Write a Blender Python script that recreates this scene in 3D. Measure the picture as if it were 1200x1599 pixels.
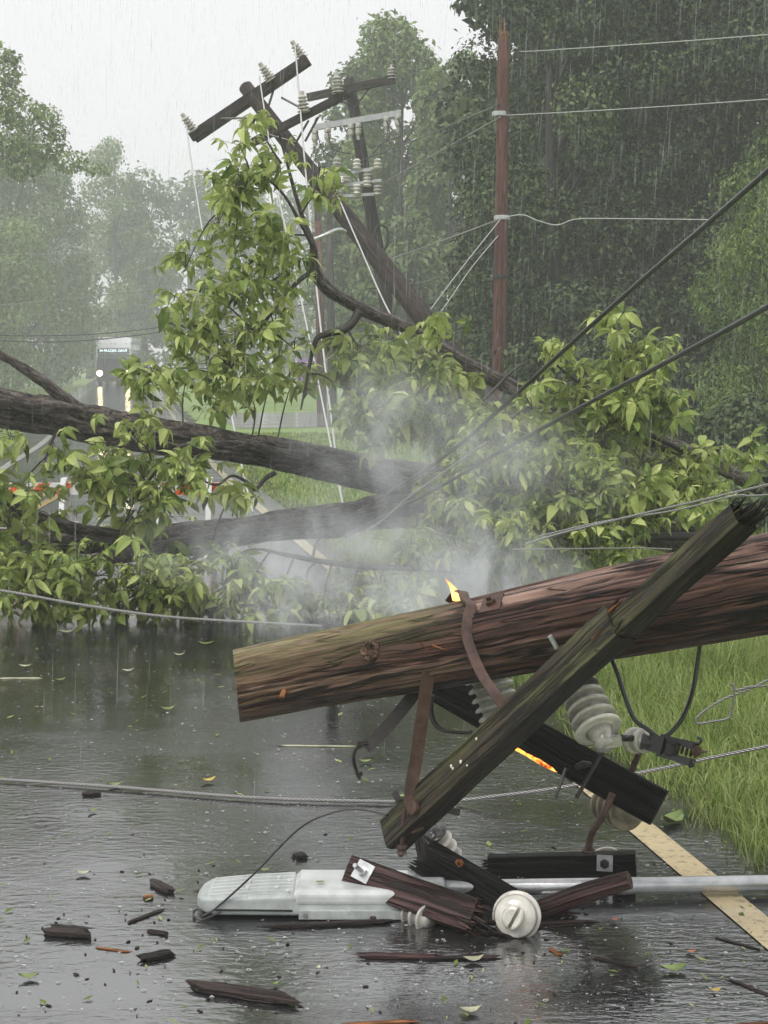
import bpy, bmesh, math, random
import numpy as np
from mathutils import Vector, Matrix, noise

# ------------------------------------------------------------------ camera
sc = bpy.context.scene
for o in list(bpy.data.objects):
    bpy.data.objects.remove(o)
FOC, HZ, CAMH = 2400.0, 565.0, 1.7            # focal length in photo pixels, horizon row, eye height
PITCH = math.atan((799.5 - HZ) / FOC)
cam_d = bpy.data.cameras.new('camera')
cam_d.sensor_fit = 'HORIZONTAL'; cam_d.sensor_width = 36.0; cam_d.lens = 36.0 * FOC / 1200.0
cam_d.clip_start = 0.05; cam_d.clip_end = 3000
cam = bpy.data.objects.new('camera', cam_d)
sc.collection.objects.link(cam)
cam.location = (0, 0, CAMH)
cam.rotation_euler = (math.radians(90) - PITCH, 0, 0)
sc.camera = cam

# ------------------------------------------------------------------ sky, sun, exposure
SUN_EL, SUN_AZ = math.radians(58), math.radians(215)
w = bpy.data.worlds.new('World'); sc.world = w; w.use_nodes = True
nt = w.node_tree; nt.nodes.clear()
n_out = nt.nodes.new('ShaderNodeOutputWorld'); n_bg = nt.nodes.new('ShaderNodeBackground')
n_sky = nt.nodes.new('ShaderNodeTexSky'); n_sky.sky_type = 'NISHITA'; n_sky.sun_disc = False
n_sky.sun_elevation = SUN_EL; n_sky.sun_rotation = SUN_AZ
n_sky.air_density = 1.0; n_sky.dust_density = 6.0; n_sky.ozone_density = 1.0
n_hs = nt.nodes.new('ShaderNodeHueSaturation'); n_hs.inputs['Saturation'].default_value = 0.1
n_mx = nt.nodes.new('ShaderNodeMix'); n_mx.data_type = 'RGBA'; n_mx.inputs[0].default_value = 0.85
n_mx.inputs[7].default_value = (9.0, 9.0, 9.2, 1)            # the even cloud layer
nt.links.new(n_sky.outputs[0], n_hs.inputs['Color']); nt.links.new(n_hs.outputs[0], n_mx.inputs[6])
nt.links.new(n_mx.outputs[2], n_bg.inputs[0]); n_bg.inputs[1].default_value = 0.1
nt.links.new(n_bg.outputs[0], n_out.inputs[0])
sun_d = bpy.data.lights.new('sun', 'SUN'); sun_d.energy = 1.5; sun_d.angle = math.radians(30)
sun_d.color = (1.0, 0.97, 0.92)
sun = bpy.data.objects.new('sun', sun_d); sc.collection.objects.link(sun)
sd = Vector((math.sin(SUN_AZ) * math.cos(SUN_EL), math.cos(SUN_AZ) * math.cos(SUN_EL), math.sin(SUN_EL)))
sun.rotation_euler = sd.to_track_quat('Z', 'Y').to_euler()
vs = sc.view_settings
vs.view_transform = 'Standard'; vs.look = 'None'; vs.exposure = 0.3; vs.gamma = 1.0; vs.use_curve_mapping = False
cy = sc.cycles
cy.use_denoising = True
try: cy.denoiser = 'OPENIMAGEDENOISE'
except Exception: pass
cy.max_bounces = 4; cy.diffuse_bounces = 2; cy.glossy_bounces = 2; cy.transmission_bounces = 2
cy.use_light_tree = False; cy.use_adaptive_sampling = True; cy.adaptive_threshold = 0.035; cy.denoising_prefilter = 'ACCURATE'
w.cycles.sampling_method = 'MANUAL'; w.cycles.sample_map_resolution = 256
cy.transparent_max_bounces = 16; cy.volume_bounces = 1; cy.caustics_reflective = False; cy.caustics_refractive = False
cy.sample_clamp_indirect = 4.0

# ------------------------------------------------------------------ measuring: photo pixel -> place
CP, SP = math.cos(PITCH), math.sin(PITCH)
CAM = Vector((0, 0, CAMH))
def ray(x, y):
    v = 799.5 - y
    return Vector((x - 600.0, FOC * CP + v * SP, -FOC * SP + v * CP))
def P(x, y, D):
    d = ray(x, y); return CAM + d * (D / d.y)
def G(x, y, z=0.0):
    d = ray(x, y); return CAM + d * ((z - CAMH) / d.z)
def PXM(D): return FOC / D          # photo pixels per metre at distance D

# ------------------------------------------------------------------ object helpers
COL = sc.collection
ORG = {}
def tag(o, label=None, cat=None, group=None, kind=None):
    if label: o['label'] = label
    if cat: o['category'] = cat
    if group: o['group'] = group
    if kind: o['kind'] = kind
    return o
def thing(name, label, cat, loc, group=None):
    o = bpy.data.objects.new(name, None); COL.objects.link(o)
    o.empty_display_size = 0.1; o.location = Vector(loc); ORG[o.name] = Vector(loc)
    return tag(o, label, cat, group)

class MB:
    """collects vertices, faces and the straightened grain coordinate tc (and a colour value cv)"""
    def __init__(s): s.v, s.f, s.tc, s.cv = [], [], [], []
    def add(s, vs, fs, tc=None, cv=0.5):
        b = len(s.v)
        s.v.extend([tuple(q) for q in vs]); s.f.extend([tuple(i + b for i in q) for q in fs])
        s.tc.extend(tc if tc is not None else [tuple(q) for q in vs])
        s.cv.extend([cv] * len(vs)); return s
    def box(s, c, size, ax=None, tcs=1.0):
        c = Vector(c); ax = ax or (Vector((1,0,0)), Vector((0,1,0)), Vector((0,0,1)))
        vs, tc = [], []
        for i in (-.5, .5):
            for j in (-.5, .5):
                for k in (-.5, .5):
                    vs.append(c + ax[0]*i*size[0] + ax[1]*j*size[1] + ax[2]*k*size[2])
                    tc.append((j*size[1], k*size[2], i*size[0]))
        return s.add(vs, [(0,1,3,2),(4,6,7,5),(0,4,5,1),(2,3,7,6),(0,2,6,4),(1,5,7,3)], tc)
    def tube(s, pts, rad, sides=8, cap=True, flat=None, smooth=0, disp=None, s0=0.0):
        pts = [Vector(p) for p in pts]
        rad = list(rad) if hasattr(rad, '__len__') else [rad] * len(pts)
        if smooth: pts, rad = spline(pts, rad, smooth)
        n = len(pts); L = s0; vs, tc, fs = [], [], []
        prev = None
        for i, p in enumerate(pts):
            t = (pts[min(i+1, n-1)] - pts[max(i-1, 0)]).normalized()
            if prev is None:
                a = Vector((0,0,1)) if abs(t.z) < 0.9 else Vector((0,1,0))
                if flat is not None: a = Vector(flat[0])
                u = (a - t * a.dot(t)).normalized()
            else:
                u = (prev - t * prev.dot(t)).normalized()
            prev = u; w_ = t.cross(u)
            if i: L += (p - pts[i-1]).length
            for k in range(sides):
                th = 2 * math.pi * k / sides
                if flat is not None:
                    cx, cz = ((-.5,-.5),(.5,-.5),(.5,.5),(-.5,.5))[k]
                    q = p + w_ * cx * flat[1] + u * cz * flat[2]; tc.append((cx*flat[1], cz*flat[2], L))
                else:
                    r = rad[i]; c_, s_ = math.cos(th), math.sin(th)
                    if disp: r += disp(th, L, r)
                    q = p + (w_ * c_ + u * s_) * r; tc.append((c_*rad[i], s_*rad[i], L))
                vs.append(q)
        for i in range(n - 1):
            for k in range(sides):
                a, b = i*sides + k, i*sides + (k+1) % sides
                fs.append((a, b, b + sides, a + sides))
        if cap:
            fs.append(tuple(reversed(range(sides)))); fs.append(tuple(range((n-1)*sides, n*sides)))
        return s.add(vs, fs, tc)
    def lathe(s, prof, p0, axis, sides=28, hint=None):
        axis = Vector(axis).normalized()
        a = Vector(hint) if hint else (Vector((0,0,1)) if abs(axis.z) < .9 else Vector((1,0,0)))
        u = (a - axis * a.dot(axis)).normalized(); w_ = axis.cross(u); p0 = Vector(p0)
        vs, tc, fs = [], [], []
        for (r, z) in prof:
            for k in range(sides):
                th = 2*math.pi*k/sides
                vs.append(p0 + axis*z + (u*math.cos(th) + w_*math.sin(th))*r)
                tc.append((math.cos(th)*r, math.sin(th)*r, z))
        for i in range(len(prof)-1):
            for k in range(sides):
                a_, b_ = i*sides+k, i*sides+(k+1)%sides
                fs.append((a_, b_, b_+sides, a_+sides))
        fs.append(tuple(reversed(range(sides)))); fs.append(tuple(range((len(prof)-1)*sides, len(prof)*sides)))
        return s.add(vs, fs, tc)
    def build(s, name, mat, parent=None, org=None, smooth=False, label=None, cat=None, group=None, kind=None):
        o0 = ORG[parent.name] if parent is not None else Vector(org if org is not None else (0,0,0))
        me = bpy.data.meshes.new(name)
        va = np.array(s.v, dtype=np.float64) - np.array(o0)
        me.from_pydata(va.tolist(), [], s.f)
        at = me.attributes.new('tc', 'FLOAT_VECTOR', 'POINT')
        at.data.foreach_set('vector', np.array(s.tc, dtype=np.float32).ravel())
        ac = me.attributes.new('cv', 'FLOAT', 'POINT')
        ac.data.foreach_set('value', np.array(s.cv, dtype=np.float32))
        if smooth: me.polygons.foreach_set('use_smooth', [True]*len(me.polygons))
        me.update()
        me.materials.append(mat)
        o = bpy.data.objects.new(name, me); COL.objects.link(o)
        if parent is not None: o.parent = parent
        else: o.location = o0
        ORG[o.name] = o0
        return tag(o, label, cat, group, kind)

def spline(pts, rad, k):
    n = len(pts); op, orr = [], []
    for i in range(n - 1):
        p0, p1, p2, p3 = pts[max(i-1,0)], pts[i], pts[i+1], pts[min(i+2,n-1)]
        for j in range(k):
            t = j / k; t2, t3 = t*t, t*t*t
            op.append(0.5*((2*p1) + (p2-p0)*t + (2*p0-5*p1+4*p2-p3)*t2 + (3*p1-p0-3*p2+p3)*t3))
            orr.append(rad[i]*(1-t) + rad[i+1]*t)
    op.append(pts[-1]); orr.append(rad[-1]); return op, orr

def np_mesh(name, V, F, mat, parent=None, org=(0,0,0), cv=None, smooth=False):
    """fast mesh of equal-sided faces; V (n,3) array, F (m,k) array"""
    o0 = ORG[parent.name] if parent is not None else Vector(org)
    me = bpy.data.meshes.new(name)
    V = np.asarray(V, dtype=np.float32) - np.array(o0, dtype=np.float32); F = np.asarray(F, dtype=np.int32)
    m, k = F.shape
    me.vertices.add(len(V)); me.vertices.foreach_set('co', V.ravel())
    me.loops.add(m*k); me.loops.foreach_set('vertex_index', F.ravel())
    me.polygons.add(m); me.polygons.foreach_set('loop_start', np.arange(0, m*k, k, dtype=np.int32))
    me.polygons.foreach_set('loop_total', np.full(m, k, dtype=np.int32))
    if smooth: me.polygons.foreach_set('use_smooth', np.ones(m, dtype=bool))
    if cv is not None:
        a = me.attributes.new('cv', 'FLOAT', 'POINT'); a.data.foreach_set('value', np.asarray(cv, dtype=np.float32))
    me.update(calc_edges=True); me.validate()
    me.materials.append(mat)
    o = bpy.data.objects.new(name, me); COL.objects.link(o)
    if parent is not None: o.parent = parent
    else: o.location = o0
    ORG[o.name] = o0
    return o

# ------------------------------------------------------------------ materials
class NT:
    def __init__(s, name):
        s.m = bpy.data.materials.new(name); s.m.use_nodes = True; s.t = s.m.node_tree
        s.b = s.t.nodes['Principled BSDF']; s.o = s.t.nodes['Material Output']
    def n(s, typ, ins=None, **kw):
        nd = s.t.nodes.new('ShaderNode' + typ)
        for k, v in kw.items(): setattr(nd, k, v)
        for k, v in (ins or {}).items(): s.set(nd.inputs[k], v)
        return nd
    def set(s, sock, v):
        if hasattr(v, 'is_output'): s.t.links.new(v, sock)
        else: sock.default_value = (tuple(v) + (1,) if sock.type == 'RGBA' and len(v) == 3 else v)
    def bs(s, **kw):
        for k, v in kw.items(): s.set(s.b.inputs[k.replace('_', ' ')], v)
    def ramp(s, fac, stops):
        r = s.n('ValToRGB', {0: fac}); e = r.color_ramp.elements
        while len(e) < len(stops): e.new(0.5)
        for i, (p, c) in enumerate(stops):
            e[i].position = p; e[i].color = (tuple(c) + (1,)) if hasattr(c, '__len__') else (c, c, c, 1)
        return r.outputs[0]
    def noise(s, vec, scale, detail=4, rough=0.55, dist=0.0):
        return s.n('TexNoise', {'Vector': vec, 'Scale': scale, 'Detail': detail, 'Roughness': rough, 'Distortion': dist}).outputs['Fac']
    def mapv(s, vec, scale=(1,1,1), loc=(0,0,0)):
        return s.n('Mapping', {'Vector': vec, 'Scale': scale, 'Location': loc}).outputs[0]
    def mix(s, fac, a, b, blend='MIX'):
        m = s.n('Mix', data_type='RGBA', blend_type=blend); s.set(m.inputs[0], fac); s.set(m.inputs[6], a); s.set(m.inputs[7], b)
        return m.outputs[2]
    def math(s, op, a, b=0.0, c=0.0, clamp=False):
        m = s.n('Math', operation=op, use_clamp=clamp); s.set(m.inputs[0], a); s.set(m.inputs[1], b); s.set(m.inputs[2], c)
        return m.outputs[0]
    def tc(s): return s.n('Attribute', attribute_name='tc').outputs['Vector']
    def cv(s): return s.n('Attribute', attribute_name='cv').outputs['Fac']
    def obj(s): return s.n('TexCoord').outputs['Object']
    def pos(s): return s.n('NewGeometry').outputs['Position']
    def bump(s, h, strength=0.3, dist=0.01, nrm=None):
        b = s.n('Bump', {'Height': h, 'Strength': strength, 'Distance': dist})
        if nrm is not None: s.set(b.inputs['Normal'], nrm)
        return b.outputs[0]

def simple(name, col, rough=0.5, metal=0.0, var=0.25, scale=9.0, coat=0.0, bump=0.15):
    t = NT(name); v = t.tc(); f = t.noise(v, scale, 5)
    c0 = [x*(1-var) for x in col]; c1 = [min(1, x*(1+var)) for x in col]
    bc = t.mix(t.ramp(t.noise(v, scale*3.3, 6, 0.75), [(0.60, 0.0), (0.70, min(0.75, var*2.2))]), t.ramp(f, [(0.3, c0), (0.7, c1)]), [x*0.35 for x in col])
    t.bs(Base_Color=bc, Roughness=rough, Metallic=metal, Coat_Weight=coat, Coat_Roughness=0.12,
         Normal=t.bump(t.noise(v, scale*6, 3), bump, 0.004))
    return t.m

def wood(name, cols, moss=None, moss_pos=0.5, char=None, crack=0.85, spec=0.22, moss_lit_top=False, cs=(26, 26, 0.9), grain=(55, 55, 2.2), wet=0.35, bump=0.7, pale=None):
    """wet weathered wood; the grain runs along tc.z"""
    t = NT(name); v0 = t.tc()
    wob = t.n('TexNoise', {'Vector': t.mapv(v0, (7, 7, 3.2)), 'Scale': 1.0, 'Detail': 3}).outputs['Color']
    wob = t.n('VectorMath', {0: wob, 1: (0.5, 0.5, 0.5)}, operation='SUBTRACT').outputs[0]
    wob = t.n('VectorMath', {0: wob, 1: (0.022, 0.022, 0.0)}, operation='MULTIPLY').outputs[0]
    v = t.n('VectorMath', {0: v0, 1: wob}, operation='ADD').outputs[0]
    g = t.noise(t.mapv(v, grain), 1.0, 6, 0.65, 0.6)
    fine = t.noise(t.mapv(v, (320, 320, 9)), 1.0, 3, 0.6)
    big = t.noise(t.mapv(v, (5, 5, 2.0)), 1.0, 3)
    c = t.ramp(g, [(0.30, cols[0]), (0.48, cols[1]), (0.70, cols[2])])
    c = t.mix(t.math('MULTIPLY', fine, 0.35), c, cols[0])
    if pale: c = t.mix(t.ramp(t.noise(t.mapv(v, (9, 9, 1.1), (3, 1, 2)), 1.0, 4), [(0.55, 0.0), (0.72, 0.8)]), c, pale)
    if moss:
        mk = t.ramp(t.noise(t.mapv(v, (16, 16, 3.0), (7, 3, 1)), 1.0, 5), [(moss_pos-.07, 0.0), (moss_pos+.13, 0.85)])
        if moss_lit_top:
            onf = t.ramp(t.math('MULTIPLY', t.n('SeparateXYZ', {0: v0}).outputs[1], 10.0), [(0.28, 0.0), (0.38, 1.0)])
            mk = t.math('MULTIPLY', mk, onf); c = t.mix(t.math('MULTIPLY', onf, 0.5), c, cols[2])  # top face painted paler to stand for its light, along with the real moss
        c = t.mix(mk, c, moss)
    blot = t.noise(t.mapv(v0, (12, 12, 9), (2, 7, 5)), 1.0, 6, 0.7)
    c = t.mix(t.ramp(blot, [(0.48, 0.0), (0.72, 0.45)]), c, [q*1.2 for q in cols[0]])
    if char: c = t.mix(t.ramp(big, [(0.35, 0.0), (0.6, 1.0)]), c, char)
    cn = t.noise(t.mapv(v, cs, (5, 9, 3)), 1.0, 3, 0.55, 0.25)
    cr = t.ramp(t.math('ABSOLUTE', t.math('SUBTRACT', cn, 0.5)), [(0.0, 1.0), (0.016, 0.9), (0.036, 0.0)])
    cn2 = t.noise(t.mapv(v, [q*2.2 for q in cs], (1, 4, 8)), 1.0, 2, 0.5, 0.2)
    cr2 = t.ramp(t.math('ABSOLUTE', t.math('SUBTRACT', cn2, 0.5)), [(0.0, 0.8), (0.028, 0.0)])
    cr = t.math('MAXIMUM', cr, cr2)
    c = t.mix(t.math('MULTIPLY', cr, crack), c, [q*0.25 for q in cols[0]])
    h = t.math('SUBTRACT', t.math('ADD', g, t.math('MULTIPLY', fine, 0.25)), t.math('MULTIPLY', cr, 1.2))
    t.bs(Base_Color=c, Roughness=t.ramp(g, [(0.2, wet+0.25), (0.8, wet)]), Specular_IOR_Level=spec, Normal=t.bump(h, bump, 0.006))
    return t.m

M = {}
M['pole'] = wood('pole_wood', [(0.010, 0.005, 0.004), (0.070, 0.033, 0.026), (0.22, 0.115, 0.088)], pale=(0.44, 0.29, 0.235), grain=(95, 95, 2.6), wet=0.3, bump=0.8, crack=1.0, cs=(19, 19, 0.9))
M['arm_mossy'] = wood('mossy_crossarm_wood', [(0.004, 0.003, 0.003), (0.018, 0.014, 0.010), (0.080, 0.062, 0.042)], moss=(0.125, 0.125, 0.050), moss_pos=0.52, moss_lit_top=True, wet=0.36, spec=0.3, grain=(50, 50, 3.0))
M['arm_dark'] = wood('dark_crossarm_wood', [(0.004, 0.004, 0.004), (0.010, 0.009, 0.009), (0.03, 0.026, 0.025)], wet=0.4, spec=0.2)
M['arm_char'] = wood('charred_crossarm_wood', [(0.003, 0.003, 0.003), (0.006, 0.0055, 0.0055), (0.014, 0.013, 0.013)], wet=0.5, spec=0.12)
M['arm_red'] = wood('red_crossarm_wood', [(0.014, 0.008, 0.007), (0.065, 0.034, 0.032), (0.16, 0.085, 0.08)], wet=0.3, grain=(70, 70, 2.0))
M['splinter'] = wood('fresh_split_wood', [(0.10, 0.035, 0.012), (0.36, 0.14, 0.05), (0.60, 0.30, 0.13)], wet=0.4)
M['debris'] = wood('wet_debris_wood', [(0.008, 0.005, 0.005), (0.03, 0.018, 0.016), (0.09, 0.055, 0.05)], wet=0.22)
M['far_pole'] = wood('distant_pole_wood', [(0.02, 0.014, 0.012), (0.06, 0.045, 0.04), (0.10, 0.08, 0.07)], wet=0.5)
M['red_pole'] = wood('reddish_pole_wood', [(0.06, 0.022, 0.018), (0.15, 0.055, 0.045), (0.24, 0.10, 0.08)], wet=0.5, grain=(20, 20, 0.8))
M['rust'] = simple('rusty_steel', (0.075, 0.038, 0.028), 0.5, 0.1, 0.7, 18, 0.1, 0.5)
M['darksteel'] = simple('dark_steel', (0.035, 0.028, 0.026), 0.35, 0.5, 0.5, 16, 0.2, 0.3)
M['galv'] = simple('galvanised_steel', (0.52, 0.53, 0.54), 0.32, 0.7, 0.18, 20, 0.0, 0.1)
M['porc_white'] = simple('white_porcelain', (0.66, 0.63, 0.57), 0.18, 0.0, 0.22, 22, 0.5, 0.05)
M['porc_grey'] = simple('grey_porcelain', (0.42, 0.40, 0.36), 0.18, 0.0, 0.35, 24, 0.5, 0.06)
M['porc_dirty'] = simple('dirty_porcelain', (0.26, 0.22, 0.16), 0.25, 0.0, 0.5, 18, 0.4, 0.06)
M['porc_black'] = simple('sooty_porcelain', (0.05, 0.048, 0.046), 0.2, 0.0, 0.4, 14, 0.4, 0.04)
M['black'] = simple('black_cable', (0.012, 0.013, 0.014), 0.28, 0.0, 0.3, 12, 0.3, 0.05)
M['blackplastic'] = simple('black_plastic', (0.018, 0.018, 0.018), 0.4, 0.0, 0.3, 12, 0.1, 0.05)
M['lum_grey'] = simple('pale_grey_paint', (0.42, 0.45, 0.44), 0.34, 0.0, 0.26, 16, 0.3, 0.12)
M['lum_white'] = simple('white_grey_paint', (0.58, 0.60, 0.59), 0.30, 0.0, 0.20, 14, 0.4, 0.10)
M['pale_wire'] = simple('pale_distant_wire', (0.50, 0.50, 0.50), 0.4, 0.0, 0.1, 8)
M['far_metal'] = simple('distant_metal', (0.45, 0.46, 0.47), 0.4, 0.3, 0.15, 8)
M['white_paint'] = simple('white_board_paint', (0.75, 0.75, 0.74), 0.35, 0.0, 0.06)
M['orange_paint'] = simple('orange_board_paint', (0.80, 0.13, 0.03), 0.35, 0.0, 0.06)
M['purple_paint'] = simple('purple_sign_paint', (0.30, 0.16, 0.42), 0.4, 0.0, 0.06)
M['teal_paint'] = simple('teal_paint', (0.10, 0.32, 0.32), 0.4, 0.0, 0.06)
M['bus_white'] = simple('white_bus_paint', (0.88, 0.89, 0.90), 0.22, 0.0, 0.04, coat=0.5)
M['bus_dark'] = simple('dark_bus_paint', (0.05, 0.052, 0.06), 0.25, 0.0, 0.15, coat=0.5)
M['bus_teal'] = simple('teal_bus_paint', (0.25, 0.42, 0.46), 0.25, 0.0, 0.08, coat=0.5)
M['glass'] = simple('dark_window_glass', (0.16, 0.19, 0.19), 0.05, 0.0, 0.2, coat=1.0, bump=0.0)
M['rubber'] = simple('tyre_rubber', (0.02, 0.02, 0.02), 0.7)

def strand():
    t = NT('stranded_aluminium'); v = t.tc(); s = t.n('SeparateXYZ', {0: v})
    ang = t.math('ARCTAN2', s.outputs[1], s.outputs[0])
    h = t.math('SINE', t.math('ADD', t.math('MULTIPLY', ang, 5.0), t.math('MULTIPLY', s.outputs[2], 330.0)))
    c = t.ramp(h, [(0.0, (0.14, 0.137, 0.13)), (0.75, (0.46, 0.45, 0.44))])
    t.bs(Base_Color=c, Roughness=0.4, Metallic=0.35, Normal=t.bump(h, 0.5, 0.003)); return t.m
M['strand'] = strand()
def emis(name, col, strength):
    t = NT(name); t.m.cycles.emission_sampling = 'NONE'; t.bs(Base_Color=(0, 0, 0), Emission_Color=col, Emission_Strength=strength); return t.m
M['headlight'] = emis('lit_headlamp', (1.0, 0.86, 0.50), 15.0)
M['ledtext'] = emis('lit_sign_letters', (0.75, 0.95, 0.92), 2.2)
def flame_mat():
    t = NT('flame'); t.m.cycles.emission_sampling = 'NONE'; v = t.tc(); s = t.n('SeparateXYZ', {0: v})
    c = t.ramp(s.outputs[2], [(0.0, (1.0, 0.50, 0.12)), (0.4, (1.0, 0.60, 0.18)), (1.0, (1.0, 0.22, 0.03))])
    e = t.n('Emission', {0: c, 1: 2.6}); tr = t.n('BsdfTransparent'); mx = t.n('MixShader', {0: t.ramp(s.outputs[2], [(0.0, 0.75), (0.45, 0.95), (1.0, 0.6)])})
    t.t.links.new(tr.outputs[0], mx.inputs[1]); t.t.links.new(e.outputs[0], mx.inputs[2]); t.t.links.new(mx.outputs[0], t.o.inputs[0]); return t.m
M['flame'] = flame_mat()
def ember_mat():
    t = NT('glowing_ember'); t.m.cycles.emission_sampling = 'NONE'; f = t.noise(t.tc(), 45, 3)
    t.bs(Base_Color=(0.02, 0.01, 0.01), Emission_Color=t.ramp(f, [(0.35, (0.8, 0.10, 0.01)), (0.6, (1.0, 0.42, 0.06))]),
         Emission_Strength=t.math('MULTIPLY', t.ramp(f, [(0.3, 0.1), (0.55, 1.0)]), 3.0)); return t.m
M['ember'] = ember_mat()

def bark_mat():
    t = NT('wet_bark'); v = t.tc()
    g = t.noise(t.mapv(v, (44, 44, 10.0)), 1.0, 7, 0.72, 1.0)
    fl = t.noise(t.mapv(v, (30, 30, 16), (4, 2, 7)), 1.0, 5, 0.7)
    c = t.ramp(g, [(0.37, (0.007, 0.006, 0.005)), (0.47, (0.062, 0.048, 0.042)), (0.62, (0.25, 0.21, 0.185))])
    c = t.mix(t.ramp(fl, [(0.58, 0.0), (0.64, 0.7)]), c, (0.30, 0.27, 0.22))
    t.bs(Base_Color=c, Roughness=0.42, Normal=t.bump(g, 1.0, 0.04)); return t.m
M['bark'] = bark_mat()
M['twig'] = simple('twig_bark', (0.035, 0.028, 0.025), 0.45, 0, 0.4, 20)

def leaf_mat(name, cols, trans=0.35, rough=0.35, spec=0.5, use_rand=True):
    t = NT(name)
    f = t.cv()
    if use_rand:
        r = t.n('ObjectInfo').outputs['Random']; f = t.math('FRACT', t.math('ADD', f, t.math('MULTIPLY', r, 0.97)))
    c = t.ramp(f, [(0.0, cols[0]), (0.5, cols[1]), (1.0, cols[2])])
    back = t.n('NewGeometry').outputs['Backfacing']
    c = t.mix(t.math('MULTIPLY', back, 0.35), c, [min(1, x*1.35+0.02) for x in cols[2]])
    t.bs(Base_Color=c, Roughness=rough, Specular_IOR_Level=spec)
    tr = t.n('BsdfTranslucent', {0: c}); mx = t.n('MixShader', {0: trans})
    t.t.links.new(t.b.outputs[0], mx.inputs[1]); t.t.links.new(tr.outputs[0], mx.inputs[2]); t.t.links.new(mx.outputs[0], t.o.inputs[0])
    return t.m
M['leaf'] = leaf_mat('fallen_tree_leaf', [(0.075, 0.120, 0.024), (0.235, 0.315, 0.070), (0.54, 0.60, 0.22)], 0.27, 0.34, 0.3)
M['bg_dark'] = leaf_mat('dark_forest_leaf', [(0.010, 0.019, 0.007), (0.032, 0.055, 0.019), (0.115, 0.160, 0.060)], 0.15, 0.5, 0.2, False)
M['bg_mid'] = leaf_mat('mid_green_leaf', [(0.045, 0.080, 0.020), (0.095, 0.150, 0.036), (0.17, 0.24, 0.075)], 0.3, 0.45, 0.4, False)
M['bg_light'] = leaf_mat('light_green_leaf', [(0.070, 0.120, 0.026), (0.145, 0.215, 0.050), (0.24, 0.32, 0.095)], 0.35, 0.45, 0.4, False)
M['grass'] = leaf_mat('grass_blade', [(0.085, 0.145, 0.028), (0.20, 0.29, 0.060), (0.48, 0.52, 0.22)], 0.35, 0.4, 0.2, False)
M['leaf_yellow'] = simple('yellow_leaf', (0.45, 0.34, 0.08), 0.3, 0, 0.3, 20)
M['leaf_green'] = simple('green_leaf', (0.16, 0.22, 0.06), 0.3, 0, 0.3, 20)
M['leaf_pale'] = simple('pale_leaf', (0.42, 0.42, 0.28), 0.3, 0, 0.3, 20)
M['leaf_orange'] = simple('orange_leaf', (0.42, 0.16, 0.06), 0.35, 0, 0.3, 20)

def ground_mat():
    t = NT('lawn'); v = t.pos()
    n1 = t.noise(v, 0.35, 5); n2 = t.noise(v, 14.0, 5, 0.7)
    c = t.ramp(n1, [(0.35, (0.15, 0.26, 0.045)), (0.65, (0.23, 0.35, 0.08))])
    c = t.mix(t.ramp(n2, [(0.35, 0.0), (0.75, 0.55)]), c, (0.21, 0.25, 0.09))
    t.bs(Base_Color=c, Roughness=0.7, Normal=t.bump(n2, 0.8, 0.04)); return t.m
M['lawn'] = ground_mat()
def soil_mat():
    t = NT('forest_floor'); v = t.pos(); n2 = t.noise(v, 5.0, 5, 0.7)
    t.bs(Base_Color=t.ramp(n2, [(0.3, (0.02, 0.022, 0.012)), (0.7, (0.06, 0.065, 0.03))]), Roughness=0.8); return t.m
M['soil'] = soil_mat()
def wet_surface(name, col, var, ior, wear=None, bumpk=1.0):
    """rain-beaten surface under a film of water: drop rings and wind ripples in the film"""
    t = NT(name); v = t.pos()
    rip = None
    for (sca, loc, fr, amp) in ((4.0, (0,0,0), 40, 1.0), (7.0, (3.3,1.7,0), 30, 0.8), (12.0, (7.1,5.2,0), 24, 0.6)):
        mv = t.mapv(v, (1,1,0), loc)
        d = t.n('TexVoronoi', {'Vector': mv, 'Scale': sca, 'Randomness': 1.0}).outputs['Distance']
        wv = t.math('MULTIPLY', t.math('SINE', t.math('MULTIPLY', d, fr)), t.math('POWER', t.math('SUBTRACT', 1.0, d, clamp=True), 5.0))
        wv = t.math('MULTIPLY', wv, amp/sca); rip = wv if rip is None else t.math('ADD', rip, wv)
    wind = t.noise(t.mapv(v, (16, 42, 0)), 1.0, 3, 0.5)
    wind2 = t.noise(t.mapv(v, (55, 130, 0), (3, 8, 0)), 1.0, 2, 0.5)
    agg = t.noise(v, 170, 3)
    mask = t.noise(t.mapv(v, (0.55, 1.0, 0)), 1.0, 4, 0.55)
    h = t.math('ADD', t.math('MULTIPLY', rip, 0.9*bumpk), t.math('ADD', t.math('MULTIPLY', wind, 0.75*bumpk), t.math('MULTIPLY', wind2, 0.22*bumpk)))
    h = t.math('ADD', h, t.math('MULTIPLY', agg, t.ramp(mask, [(0.46, 0.0), (0.66, 0.30)])))
    base = t.ramp(t.noise(v, 90, 4, 0.7), [(0.3, [x*(1-var) for x in col]), (0.7, [x*(1+var) for x in col])])
    base = t.mix(t.ramp(mask, [(0.35, 0.0), (0.7, 0.5)]), base, [x*0.5 for x in col])
    if wear: base = t.mix(t.ramp(t.noise(v, 30, 6, 0.75), [(0.54, 0.0), (0.62, 0.75)]), base, wear)
    calm = t.noise(t.mapv(v, (0.9, 2.2, 0), (4, 1, 0)), 1.0, 3, 0.5)
    h = t.math('MULTIPLY', h, t.ramp(calm, [(0.38, 0.35), (0.62, 1.15)]))
    t.bs(Base_Color=base, Roughness=t.ramp(mask, [(0.40, 0.03), (0.7, 0.16)]), IOR=ior, Normal=t.bump(h, 1.0, 0.004))
    return t.m
M['asphalt'] = wet_surface('wet_asphalt', (0.022, 0.022, 0.023), 0.6, 4.0)
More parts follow.
